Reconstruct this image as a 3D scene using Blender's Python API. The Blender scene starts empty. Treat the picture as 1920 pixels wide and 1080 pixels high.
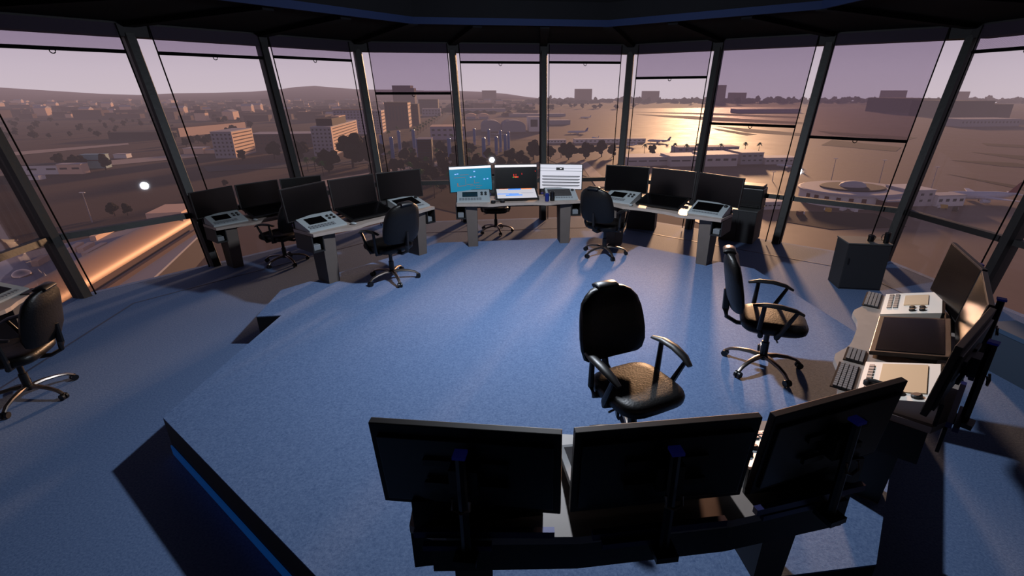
import bpy, bmesh, math, random
from mathutils import Vector, Matrix
random.seed(7)
PI = math.pi
R = math.radians
scene = bpy.context.scene
COL = scene.collection

# ------------------------------------------------------------------ camera facts
F, PX, PY, PITCH, H = 927.0, 1004.0, 540.0, R(21.855), 3.05
GROUND = -72.0


def ray(px, py):
    return Vector((px - PX, F * math.cos(PITCH) + (PY - py) * math.sin(PITCH),
                   -F * math.sin(PITCH) + (PY - py) * math.cos(PITCH)))


def at(px, py, z=GROUND):
    d = ray(px, py)
    return Vector((0, 0, H)) + d * ((z - H) / d.z)


# ------------------------------------------------------------------ materials
def lin(c):
    r = []
    for v in c[:3]:
        v = v / 255.0
        r.append(v / 12.92 if v <= 0.04045 else ((v + 0.055) / 1.055) ** 2.4)
    return tuple(r) + (1.0,)


def nodes_of(name):
    m = bpy.data.materials.new(name)
    m.use_nodes = True
    return m, m.node_tree.nodes, m.node_tree.links


def mat(name, rgb, rough=0.5, metal=0.0, spec=0.5, emit=0.0, noise=0.0, nscale=20.0, bump=0.0, two=None):
    """rgb is sRGB 0-255; noise mixes a second tone in with object coordinates."""
    m, N, L = nodes_of(name)
    b = N['Principled BSDF']
    b.inputs['Base Color'].default_value = lin(rgb)
    b.inputs['Roughness'].default_value = rough
    b.inputs['Metallic'].default_value = metal
    b.inputs['Specular IOR Level'].default_value = spec
    if emit:
        b.inputs['Emission Color'].default_value = lin(rgb)
        b.inputs['Emission Strength'].default_value = emit
    if noise or bump:
        tc = N.new('ShaderNodeTexCoord')
        nz = N.new('ShaderNodeTexNoise')
        nz.inputs['Scale'].default_value = nscale
        nz.inputs['Detail'].default_value = 4
        L.new(tc.outputs['Object'], nz.inputs['Vector'])
        if noise:
            mx = N.new('ShaderNodeMix')
            mx.data_type = 'RGBA'
            c2 = lin(two) if two else tuple(v * (1 - noise) for v in lin(rgb)[:3]) + (1,)
            mx.inputs[6].default_value = lin(rgb)
            mx.inputs[7].default_value = c2
            L.new(nz.outputs['Fac'], mx.inputs[0])
            L.new(mx.outputs[2], b.inputs['Base Color'])
        if bump:
            bp = N.new('ShaderNodeBump')
            bp.inputs['Strength'].default_value = bump
            bp.inputs['Distance'].default_value = 0.02
            L.new(nz.outputs['Fac'], bp.inputs['Height'])
            L.new(bp.outputs['Normal'], b.inputs['Normal'])
    return m


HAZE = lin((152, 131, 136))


def haze_mat(name, rgb, rough=0.8, spec=0.2, noise=0.0, nscale=0.01, two=None, metal=0.0, length=4200.0, gloss_noise=0.0, stretch=True):
    """an outdoor surface with aerial haze that thickens with the distance from the tower"""
    m = mat(name, rgb, rough, metal, spec, 0, noise, nscale, 0, two)
    N, L = m.node_tree.nodes, m.node_tree.links
    b = N['Principled BSDF']
    out = N['Material Output']
    geo = N.new('ShaderNodeNewGeometry')
    if noise:
        tex = [n for n in N if n.type == 'TEX_NOISE'][0]
        L.new(geo.outputs['Position'], tex.inputs['Vector'])
        if gloss_noise:
            mr = N.new('ShaderNodeMapRange')
            mr.inputs['To Min'].default_value = rough - gloss_noise
            mr.inputs['To Max'].default_value = rough + gloss_noise
            L.new(tex.outputs['Fac'], mr.inputs['Value'])
            L.new(mr.outputs['Result'], b.inputs['Roughness'])
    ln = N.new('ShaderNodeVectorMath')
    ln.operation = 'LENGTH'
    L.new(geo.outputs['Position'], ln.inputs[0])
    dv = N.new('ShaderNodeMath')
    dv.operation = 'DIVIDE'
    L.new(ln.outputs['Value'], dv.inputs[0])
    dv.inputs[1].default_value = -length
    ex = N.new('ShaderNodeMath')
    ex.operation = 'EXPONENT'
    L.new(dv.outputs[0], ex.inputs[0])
    em = N.new('ShaderNodeEmission')  # haze painted into the material as a glow, stronger with distance
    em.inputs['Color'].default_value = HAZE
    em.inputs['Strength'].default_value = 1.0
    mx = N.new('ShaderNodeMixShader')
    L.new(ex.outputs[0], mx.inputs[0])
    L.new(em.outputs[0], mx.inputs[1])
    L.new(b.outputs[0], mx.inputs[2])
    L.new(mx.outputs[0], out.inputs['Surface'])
    return m


def glass_mat(name, tint, refl):
    m, N, L = nodes_of(name)
    N.remove(N['Principled BSDF'])
    t = N.new('ShaderNodeBsdfTransparent')
    t.inputs['Color'].default_value = tint
    g = N.new('ShaderNodeBsdfGlossy')
    g.inputs['Roughness'].default_value = 0.02
    fr = N.new('ShaderNodeMath')
    fr.operation = 'MULTIPLY'
    lw = N.new('ShaderNodeLayerWeight')
    lw.inputs['Blend'].default_value = 0.25
    L.new(lw.outputs['Fresnel'], fr.inputs[0])
    fr.inputs[1].default_value = refl
    mx = N.new('ShaderNodeMixShader')
    L.new(fr.outputs[0], mx.inputs[0])
    L.new(t.outputs[0], mx.inputs[1])
    L.new(g.outputs[0], mx.inputs[2])
    L.new(mx.outputs[0], N['Material Output'].inputs['Surface'])
    return m


def blind_mat(name):
    m, N, L = nodes_of(name)
    N.remove(N['Principled BSDF'])
    t = N.new('ShaderNodeBsdfTransparent')
    t.inputs['Color'].default_value = (0.92, 0.88, 0.95, 1)
    d = N.new('ShaderNodeBsdfDiffuse')
    d.inputs['Color'].default_value = lin((70, 62, 74))
    tc = N.new('ShaderNodeTexCoord')
    wv = N.new('ShaderNodeTexWave')
    wv.inputs['Scale'].default_value = 60
    L.new(tc.outputs['Object'], wv.inputs['Vector'])
    mr = N.new('ShaderNodeMapRange')
    mr.inputs['To Min'].default_value = 0.16
    mr.inputs['To Max'].default_value = 0.22
    L.new(wv.outputs['Fac'], mr.inputs['Value'])
    mx = N.new('ShaderNodeMixShader')
    L.new(mr.outputs['Result'], mx.inputs[0])
    L.new(t.outputs[0], mx.inputs[1])
    L.new(d.outputs[0], mx.inputs[2])
    L.new(mx.outputs[0], N['Material Output'].inputs['Surface'])
    return m


def carpet_mat(name):
    m, N, L = nodes_of(name)
    b = N['Principled BSDF']
    b.inputs['Roughness'].default_value = 0.75
    b.inputs['Specular IOR Level'].default_value = 0.25
    geo = N.new('ShaderNodeNewGeometry')
    n1 = N.new('ShaderNodeTexNoise')
    n1.inputs['Scale'].default_value = 55
    n1.inputs['Detail'].default_value = 6
    n1.inputs['Roughness'].default_value = 0.75
    L.new(geo.outputs['Position'], n1.inputs['Vector'])
    cr = N.new('ShaderNodeValToRGB')
    cr.color_ramp.elements[0].position = 0.3
    cr.color_ramp.elements[0].color = (0.058, 0.106, 0.232, 1)
    cr.color_ramp.elements[1].position = 0.72
    cr.color_ramp.elements[1].color = (0.175, 0.255, 0.43, 1)
    L.new(n1.outputs['Fac'], cr.inputs['Fac'])
    L.new(cr.outputs['Color'], b.inputs['Base Color'])
    bp = N.new('ShaderNodeBump')
    bp.inputs['Strength'].default_value = 0.25
    bp.inputs['Distance'].default_value = 0.01
    L.new(n1.outputs['Fac'], bp.inputs['Height'])
    L.new(bp.outputs['Normal'], b.inputs['Normal'])
    return m


M = {
    'carpet': carpet_mat('blue_carpet'),
    'riser': mat('platform_riser', (8, 10, 20), 0.8),
    'kick': mat('blue_kick_strip', (10, 70, 140), 0.6, emit=0.25),
    'floorline': mat('pale_floor_trim', (70, 76, 98), 0.6),
    'ceil': mat('dark_ceiling', (5, 5, 8), 0.95, spec=0.1, noise=0.3, nscale=3),
    'ceilband': mat('ceiling_blue_band', (8, 17, 40), 0.8, spec=0.1),
    'beam': mat('dark_head_beam', (17, 14, 18), 0.8),
    'post': mat('weathered_dark_steel', (14, 11, 13), 0.55, 0.0, noise=0.5, nscale=14, bump=0.15),
    'glass': glass_mat('window_glass', (0.97, 0.96, 0.97, 1), 0.40),
    'blind': blind_mat('mauve_blind_fabric'),
    'bar': mat('blind_bar', (9, 8, 9), 0.9, spec=0.05),
    'top': mat('beige_laminate', (164, 150, 141), 0.5, noise=0.25, nscale=9),
    'leg': mat('taupe_leg_laminate', (98, 88, 82), 0.65, noise=0.2, nscale=8),
    'dark': mat('black_panel', (18, 16, 17), 0.55),
    'black': mat('black_plastic', (12, 12, 13), 0.4),
    'bezel': mat('monitor_edge', (28, 25, 26), 0.5, spec=0.3),
    'screen': mat('dark_screen', (6, 5, 6), 0.2, spec=0.35),
    'bluerail': mat('navy_rail', (44, 44, 96), 0.4, 0.2),
    'bluetip': mat('blue_cap', (40, 48, 170), 0.5, emit=0.03),  # faint glow added so the caps show in shade, not a lamp
    'steel': mat('steel', (150, 140, 132), 0.3, 0.9),
    'bronze': mat('dull_chrome', (130, 120, 112), 0.32, 0.95),
    'white': mat('white_panel', (146, 153, 156), 0.38),
    'white_sunlit': mat('white_panel_sunlit', (246, 236, 222), 0.3, spec=0.7),  # white panel again, sunlight painted in as a brighter, warmer base colour
    'screen_sunlit': mat('dark_screen_sunlit', (232, 200, 160), 0.25, spec=0.7),  # dark screen again, sun glare painted in as a pale base colour
    'grey_panel': mat('pale_grey_key', (112, 116, 120), 0.5),
    'leather': mat('black_leather', (14, 12, 12), 0.42, spec=0.3, noise=0.3, nscale=60, bump=0.12),
    'plastic': mat('arm_plastic', (20, 18, 19), 0.42),
    'cabinet': mat('grey_cabinet', (44, 45, 48), 0.6, noise=0.1, nscale=5),
    'cabtop': mat('grey_cabinet_top', (84, 86, 86), 0.5),
    'bench': mat('blue_grey_bench', (52, 76, 104), 0.7),
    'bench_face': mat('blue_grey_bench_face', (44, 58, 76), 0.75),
    'mug': mat('black_mug', (14, 13, 14), 0.3),
    'bluecan': mat('blue_can', (28, 46, 120), 0.3, 0.3),
    'teal': mat('teal_screen', (0, 105, 132), 0.4, emit=0.55),
    'scr_white': mat('lit_white_screen', (190, 186, 190), 0.4, emit=0.6),
    'scr_bar': mat('screen_title_bar', (215, 208, 208), 0.4, emit=0.7),
    'scr_black': mat('lit_black_screen', (6, 5, 6), 0.3),
    'ln_dark': mat('screen_dark_line', (46, 46, 50), 0.5, emit=0.1),
    'ln_brown': mat('map_brown_line', (110, 80, 70), 0.5, emit=0.6),
    'ln_blue': mat('screen_blue', (60, 130, 220), 0.5, emit=0.8),
    'ln_violet': mat('map_violet_mark', (130, 160, 235), 0.5, emit=0.9),
    'ln_red': mat('screen_red', (230, 30, 20), 0.5, emit=1.2),
    'ln_green': mat('screen_green', (60, 190, 60), 0.5, emit=1.0),
    'ln_orange': mat('screen_orange', (240, 140, 90), 0.5, emit=0.9),
}


# ------------------------------------------------------------------ mesh builder
class MB:
    def __init__(self):
        self.bm = bmesh.new()

    def box(self, c, s, rot=None, bevel=0.0):
        r = bmesh.ops.create_cube(self.bm, size=1.0)
        vs = r['verts']
        mtx = Matrix.Translation(Vector(c)) @ (rot if rot else Matrix.Identity(4)) @ Matrix.Diagonal((s[0], s[1], s[2], 1))
        bmesh.ops.transform(self.bm, matrix=mtx, verts=vs)
        if bevel:
            es = list({e for v in vs for e in v.link_edges})
            bmesh.ops.bevel(self.bm, geom=es, offset=bevel, segments=2, affect='EDGES', profile=0.6)
        return self

    def bx(self, x0, x1, y0, y1, z0, z1, bevel=0.0):
        return self.box(((x0 + x1) / 2, (y0 + y1) / 2, (z0 + z1) / 2), (x1 - x0, y1 - y0, z1 - z0), None, bevel)

    def prism(self, pts, z0, z1):
        lo = [self.bm.verts.new((p[0], p[1], z0)) for p in pts]
        hi = [self.bm.verts.new((p[0], p[1], z1)) for p in pts]
        n = len(pts)
        self.bm.faces.new(hi)
        self.bm.faces.new(lo[::-1])
        for i in range(n):
            self.bm.faces.new((lo[i], lo[(i + 1) % n], hi[(i + 1) % n], hi[i]))
        return self

    def hexa(self, lo, hi):
        a = [self.bm.verts.new(p) for p in lo]
        b = [self.bm.verts.new(p) for p in hi]
        n = len(lo)
        self.bm.faces.new(b)
        self.bm.faces.new(a[::-1])
        for i in range(n):
            self.bm.faces.new((a[i], a[(i + 1) % n], b[(i + 1) % n], b[i]))
        return self

    def poly(self, pts):
        self.bm.faces.new([self.bm.verts.new(p) for p in pts])
        return self

    def tube(self, pts, rad, seg=8, flat=1.0):
        """swept tube; rad a number or one per point; flat squashes the second axis"""
        pts = [Vector(p) for p in pts]
        rads = rad if isinstance(rad, (list, tuple)) else [rad] * len(pts)
        rings = []
        up = Vector((0, 0, 1))
        for i, p in enumerate(pts):
            d = (pts[min(i + 1, len(pts) - 1)] - pts[max(i - 1, 0)]).normalized()
            u = up if abs(d.dot(up)) < 0.93 else Vector((1, 0, 0))
            a = d.cross(u).normalized()
            b = a.cross(d).normalized()
            rings.append([self.bm.verts.new(p + a * (math.cos(2 * PI * k / seg) * rads[i]) + b * (math.sin(2 * PI * k / seg) * rads[i] * flat)) for k in range(seg)])
        for i in range(len(rings) - 1):
            for k in range(seg):
                self.bm.faces.new((rings[i][k], rings[i][(k + 1) % seg], rings[i + 1][(k + 1) % seg], rings[i + 1][k]))
        self.bm.faces.new(rings[0][::-1])
        self.bm.faces.new(rings[-1])
        return self

    def lathe(self, prof, seg=16, c=(0, 0, 0)):
        rings = []
        for r, z in prof:
            rings.append([self.bm.verts.new((c[0] + max(r, 1e-4) * math.cos(2 * PI * k / seg), c[1] + max(r, 1e-4) * math.sin(2 * PI * k / seg), c[2] + z)) for k in range(seg)])
        for i in range(len(rings) - 1):
            for k in range(seg):
                self.bm.faces.new((rings[i][k], rings[i][(k + 1) % seg], rings[i + 1][(k + 1) % seg], rings[i + 1][k]))
        self.bm.faces.new(rings[0][::-1])
        self.bm.faces.new(rings[-1])
        return self

    def rings(self, rr):
        """closed loft through lists of points"""
        vs = [[self.bm.verts.new(p) for p in ring] for ring in rr]
        n = len(vs[0])
        for i in range(len(vs) - 1):
            for k in range(n):
                self.bm.faces.new((vs[i][k], vs[i][(k + 1) % n], vs[i + 1][(k + 1) % n], vs[i + 1][k]))
        self.bm.faces.new(vs[0][::-1])
        self.bm.faces.new(vs[-1])
        return self

    def ico(self, c, r, sub=2, sc=(1, 1, 1), jit=0.0):
        res = bmesh.ops.create_icosphere(self.bm, subdivisions=sub, radius=1.0)
        for v in res['verts']:
            k = 1 + random.uniform(-jit, jit)
            v.co = Vector((c[0] + v.co.x * r * sc[0] * k, c[1] + v.co.y * r * sc[1] * k, c[2] + v.co.z * r * sc[2] * k))
        return self

    def xf(self, m):
        bmesh.ops.transform(self.bm, matrix=m, verts=self.bm.verts)
        return self

    def mesh(self, name, m, smooth=False):
        bmesh.ops.recalc_face_normals(self.bm, faces=self.bm.faces)
        me = bpy.data.meshes.new(name)
        self.bm.to_mesh(me)
        self.bm.free()
        for x in (m if isinstance(m, list) else [m]):
            me.materials.append(x)
        if smooth:
            for p in me.polygons:
                p.use_smooth = True
            try:
                me.set_sharp_from_angle(angle=R(40))
            except Exception:
                pass
        return me

    def build(self, name, m, parent=None, smooth=False):
        return link(name, self.mesh(name, m, smooth), parent)


def link(name, me, parent=None):
    o = bpy.data.objects.new(name, me)
    COL.objects.link(o)
    if parent:
        o.parent = parent
    return o


def tag(o, label=None, cat=None, group=None, kind=None):
    if label:
        o['label'] = label
    if cat:
        o['category'] = cat
    if group:
        o['group'] = group
    if kind:
        o['kind'] = kind
    return o


def empty(name, loc, rz=0.0, label=None, cat=None, group=None, kind=None):
    o = bpy.data.objects.new(name, None)
    o.empty_display_size = 0.1
    COL.objects.link(o)
    o.location = loc
    o.rotation_euler = (0, 0, rz)
    return tag(o, label, cat, group, kind)


KIDS = {}


def copy_tree(o, parent=None):
    c = o.copy()
    COL.objects.link(c)
    c.parent = parent
    for ch in o.children:
        copy_tree(ch, c)
    return c


def dup(proto, loc, rz, label, group=None, scale=None):
    c = copy_tree(proto)
    c.location = loc
    c.rotation_euler = (0, 0, rz)
    c['label'] = label
    if group:
        c['group'] = group
    if scale:
        c.scale = (scale, scale, scale)
    return c


# ------------------------------------------------------------------ the octagon
PHI = R(7.318)
RC = Vector((0.12, 5.26))          # room centre
PC = Vector((0.12, 5.53))          # platform centre
RR, TILT_OUT, HEAD, TRANSOM = 7.01, 0.885, 3.87, 0.94
PR, PH = 3.60, 0.39


def nrm(k):
    a = PHI + PI / 2 - PI / 4 * k
    return Vector((math.cos(a), math.sin(a)))


def tng(k):
    n = nrm(k)
    return Vector((n.y, -n.x))


def octv(c, r, k):                  # vertex between side k-1 and side k
    a = PHI + PI / 2 - PI / 4 * k + PI / 8
    q = r / math.cos(PI / 8)
    return Vector((c.x + q * math.cos(a), c.y + q * math.sin(a)))


def octpts(c, r):
    return [octv(c, r, k) for k in range(8)][::-1]


def uv(k, u, v, z=0.0, c=PC):
    p = c + nrm(k) * v + tng(k) * u
    return Vector((p.x, p.y, z))


# floor and platform
tag(MB().prism(octpts(RC, RR + 0.12), -0.35, 0.0).build('floor', M['carpet']), kind='structure')
pp = [octv(PC, PR, k) for k in range(8)]
a6, a7 = octv(PC, PR, 6), octv(PC, PR, 7)       # ends of side k = -2 (left side)
d = (a7 - a6)
step0 = a6 + d * 0.0
plat = []
for k in range(8):
    plat.append(octv(PC, PR, k))
    if k == 6:
        # recess in the left side
        q = a6 + d * 0.70
        n = nrm(-2)
        plat.append(Vector((q.x - n.x * 0.30, q.y - n.y * 0.30)))
        plat.append(q)
plat = plat[::-1]
tag(MB().prism(plat, 0.0, PH - 0.012).build('floor_platform_riser', M['riser']), kind='structure')
tag(MB().prism(plat, PH - 0.012, PH).build('floor_platform', M['carpet']), kind='structure')
b = MB()
for k in (4, 5):
    p0, p1 = octv(PC, PR + 0.006, k), octv(PC, PR + 0.006, k + 1)
    e = (p1 - p0).normalized()
    nn = nrm(k)
    s0, s1 = p0 + e * 0.03, p1 - e * 0.03
    b.hexa([(s0.x, s0.y, 0.012), (s1.x, s1.y, 0.012), (s1.x + nn.x * .012, s1.y + nn.y * .012, 0.012), (s0.x + nn.x * .012, s0.y + nn.y * .012, 0.012)],
           [(s0.x, s0.y, 0.11), (s1.x, s1.y, 0.11), (s1.x + nn.x * .012, s1.y + nn.y * .012, 0.11), (s0.x + nn.x * .012, s0.y + nn.y * .012, 0.11)])
tag(b.build('baseboard_platform', M['kick']), kind='structure')
b = MB()
for k in range(8):
    p0, p1, q0, q1 = octv(RC, 6.02, k), octv(RC, 6.02, k + 1), octv(RC, 6.05, k), octv(RC, 6.05, k + 1)
    b.hexa([(p0.x, p0.y, .001), (p1.x, p1.y, .001), (q1.x, q1.y, .001), (q0.x, q0.y, .001)],
           [(p0.x, p0.y, .004), (p1.x, p1.y, .004), (q1.x, q1.y, .004), (q0.x, q0.y, .004)])
tag(b.build('trim_floor', M['floorline']), kind='structure')

# ceiling: outer ring, recess band, inner panel, radial ribs, head beam
CZ = 4.08
b = MB()
for k in range(8):
    o0, o1 = octv(RC, RR + TILT_OUT + 0.35, k), octv(RC, RR + TILT_OUT + 0.35, k + 1)
    i0, i1 = octv(RC, 3.85, k), octv(RC, 3.85, k + 1)
    b.hexa([(o0.x, o0.y, CZ), (o1.x, o1.y, CZ), (i1.x, i1.y, CZ), (i0.x, i0.y, CZ)],
           [(o0.x, o0.y, CZ + .4), (o1.x, o1.y, CZ + .4), (i1.x, i1.y, CZ + .4), (i0.x, i0.y, CZ + .4)])
tag(b.build('ceiling', M['ceil']), kind='structure')
tag(MB().prism(octpts(RC, 4.0), CZ + 0.30, CZ + 0.42).build('ceiling_recess', M['ceil']), kind='structure')
b = MB()
for k in range(8):
    o0, o1 = octv(RC, 3.86, k), octv(RC, 3.86, k + 1)
    i0, i1 = octv(RC, 3.82, k), octv(RC, 3.82, k + 1)
    b.hexa([(o0.x, o0.y, CZ - .06), (o1.x, o1.y, CZ - .06), (i1.x, i1.y, CZ - .06), (i0.x, i0.y, CZ - .06)],
           [(o0.x, o0.y, CZ + .04), (o1.x, o1.y, CZ + .04), (i1.x, i1.y, CZ + .04), (i0.x, i0.y, CZ + .04)])
tag(b.build('trim_ceiling', M['ceilband']), kind='structure')


def wallpt(k, t, z, r0=RR):
    """point on the leaning glass plane of side k, t from its left end (0..1)"""
    s = z / HEAD
    p0 = octv(RC, r0 + TILT_OUT * s, k)
    p1 = octv(RC, r0 + TILT_OUT * s, k + 1)
    p = p0.lerp(p1, t)
    return Vector((p.x, p.y, z))


b = MB()
for k in range(8):
    a0, a1 = wallpt(k, 0, HEAD), wallpt(k, 1, HEAD)
    n = nrm(k)
    for_in = Vector((n.x, n.y, 0)) * -0.10
    for_out = Vector((n.x, n.y, 0)) * 0.30
    b.hexa([a0 + for_in, a1 + for_in, a1 + for_out, a0 + for_out],
           [p + Vector((0, 0, CZ - HEAD + .02)) for p in (a0 + for_in, a1 + for_in, a1 + for_out, a0 + for_out)])
tag(b.build('wall_head', M['beam']), kind='structure')
b = MB()
for k in range(8):
    for t in (0, 1 / 3, 2 / 3):
        o = wallpt(k, t, CZ)
        n = (Vector((o.x, o.y)) - RC).normalized()
        i = RC + n * 4.15
        e = Vector((n.y, -n.x)) * 0.08
        o2 = Vector((o.x, o.y)) - n * 0.05
        q = [(i.x + e.x, i.y + e.y), (o2.x + e.x, o2.y + e.y), (o2.x - e.x, o2.y - e.y), (i.x - e.x, i.y - e.y)]
        b.hexa([(x, y, CZ - .07) for x, y in q], [(x, y, CZ + .01) for x, y in q])
tag(b.build('trim_ceiling_ribs', M['ceil']), kind='structure')


# windows: every bay a window with its own post, transom and pane
def quadbar(b, k, t0, t1, z0, z1, din, dout):
    n3 = Vector((nrm(k).x, nrm(k).y, 0))
    lo = [wallpt(k, t0, z0) - n3 * din, wallpt(k, t1, z0) - n3 * din, wallpt(k, t1, z0) + n3 * dout, wallpt(k, t0, z0) + n3 * dout]
    hi = [wallpt(k, t0, z1) - n3 * din, wallpt(k, t1, z1) - n3 * din, wallpt(k, t1, z1) + n3 * dout, wallpt(k, t0, z1) + n3 * dout]
    b.hexa(lo, hi)


def post(b, k, t):
    lo3, hi3 = wallpt(k, t, -0.02), wallpt(k, t, HEAD + 0.05)
    n = (Vector((lo3.x, lo3.y)) - RC).normalized()
    if t > 0.01:
        n = nrm(k)
    n3 = Vector((n.x, n.y, 0))
    e3 = Vector((n.y, -n.x, 0))
    w, w2 = 0.085, 0.06
    lo = [lo3 - n3 * .13 - e3 * w2, lo3 - n3 * .13 + e3 * w2, lo3 - n3 * .07 + e3 * w, lo3 + n3 * .08 + e3 * w, lo3 + n3 * .08 - e3 * w, lo3 - n3 * .07 - e3 * w]
    hi = [p + (hi3 - lo3) for p in lo]
    b.hexa(lo, hi)


wn = 0
for k in (-2, -1, 0, 1, 2):
    L_ = (wallpt(k, 1, 0) - wallpt(k, 0, 0)).length
    for j in range(3):
        wn += 1
        t0, t1 = j / 3, (j + 1) / 3
        w = empty('window_%d' % wn, wallpt(k, (t0 + t1) / 2, 0), 0, kind='structure')
        inv = Matrix.Translation(-w.location)
        b = MB()
        b.hexa([wallpt(k, t0, 0.0), wallpt(k, t1, 0.0), wallpt(k, t1, 0.0) + Vector((nrm(k).x, nrm(k).y, 0)) * .012, wallpt(k, t0, 0.0) + Vector((nrm(k).x, nrm(k).y, 0)) * .012],
               [wallpt(k, t0, HEAD), wallpt(k, t1, HEAD), wallpt(k, t1, HEAD) + Vector((nrm(k).x, nrm(k).y, 0)) * .012, wallpt(k, t0, HEAD) + Vector((nrm(k).x, nrm(k).y, 0)) * .012])
        b.xf(inv).build('pane', M['glass'], w)
        b = MB()
        post(b, k, t0)
        b.xf(inv).build('post', M['post'], w)
        b = MB()
        g = 0.085 / L_
        quadbar(b, k, t0 + g, t1 - g, TRANSOM - 0.045, TRANSOM + 0.045, 0.07, 0.05)
        b.xf(inv).build('transom', M['post'], w)

b = MB()
for k in (3, 4, 5):  # unseen solid walls added in place of glass to cut sky light
    n3 = Vector((nrm(k).x, nrm(k).y, 0))
    b.hexa([wallpt(k, 0, 0), wallpt(k, 1, 0), wallpt(k, 1, 0) + n3 * .15, wallpt(k, 0, 0) + n3 * .15],
           [wallpt(k, 0, HEAD + .05), wallpt(k, 1, HEAD + .05), wallpt(k, 1, HEAD + .05) + n3 * .15, wallpt(k, 0, HEAD + .05) + n3 * .15])
tag(b.build('wall_sky_block', M['ceil']), kind='structure')

# roller blinds
ORD = {0: 'leftmost', 1: 'second', 2: 'third', 3: 'fourth', 4: 'fifth', 5: 'sixth', 6: 'seventh', 7: 'eighth', 8: 'ninth', 9: 'tenth'}
# (side, bay, bar height, gap left, gap right, label)
BL = [(-1, 0, 3.63, .10, .10, 'short mauve blind in the leftmost full bay, over distant hills'),
      (-1, 1, 3.63, .22, .04, 'short blind with pull ring over the grey office block, second bay'),
      (-1, 2, 3.66, .03, .24, 'short blind above the low brown hill, gap at its right'),
      (0, 0, 2.97, .22, .05, 'half lowered blind just left of the short pair, tower behind'),
      (0, 1, 3.65, .10, .05, 'short blind directly above the teal screen, left of the pair'),
      (0, 2, 3.66, .05, .22, 'short blind above the list screen, right one of the pair'),
      (1, 0, 3.31, .22, .05, 'blind with its bar slightly above the glinting horizon'),
      (1, 1, 2.35, .07, .14, 'low pulled blind ending beside the sunlit airfield glare'),
      (1, 2, 2.17, .04, .30, 'lowest pulled blind, above the round satellite terminal'),
      (2, 0, 3.64, .20, .06, 'short blind in the rightmost bay at the picture edge')]
for k, j, zb, g0, g1, lab in BL:
    L_ = (wallpt(k, 1, 3) - wallpt(k, 0, 3)).length
    t0, t1 = j / 3 + (g0 + .06) / L_, (j + 1) / 3 - (g1 + .06) / L_
    c0 = wallpt(k, (t0 + t1) / 2, HEAD)
    n3 = Vector((nrm(k).x, nrm(k).y, 0))
    off = -n3 * 0.17
    w = empty('roller_blind', c0 + off, 0, lab, 'blind', 'roller blinds in the tower windows')
    inv = Matrix.Translation(-w.location)

    def bp(t, z):
        return wallpt(k, t, z) + off
    MB().hexa([bp(t0, zb), bp(t1, zb), bp(t1, zb) + n3 * .004, bp(t0, zb) + n3 * .004],
              [bp(t0, CZ - .03), bp(t1, CZ - .03), bp(t1, CZ - .03) + n3 * .004, bp(t0, CZ - .03) + n3 * .004]).xf(inv).build('fabric', M['blind'], w)
    MB().tube([bp(t0, zb), bp(t1, zb)], 0.028, 8).xf(inv).build('bottom_bar', M['bar'], w, True)
    m_ = bp((t0 + t1) / 2, zb - .03)
    e3 = Vector((tng(k).x, tng(k).y, 0))
    MB().tube([m_ + e3 * (.035 * math.sin(a)) + Vector((0, 0, -.04 - .035 * math.cos(a) + .035)) for a in [i * 2 * PI / 12 for i in range(13)]], 0.008, 6).xf(inv).build('pull_ring', M['bar'], w, True)
    for t in (t0, t1):
        MB().tube([bp(t, 0.03), bp(t, CZ - .03)], 0.011, 6).xf(inv).build('guide_cable', M['bar'], w, True)

# ------------------------------------------------------------------ consoles
V0 = 3.3


def deskmx(k, du=0.0, dv=0.0, z=PH):
    return uv(k, du, V0 + dv, z), PHI - PI / 4 * k


DESKTOP = 0.81


def front_y(x):
    # waved front edge, bulging in front of the two outer thirds
    return -0.155 - 0.075 * math.exp(-((abs(x) - 0.50) / 0.17) ** 2) + 0.03 * max(0, (abs(x) - .8) / .3)


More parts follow.
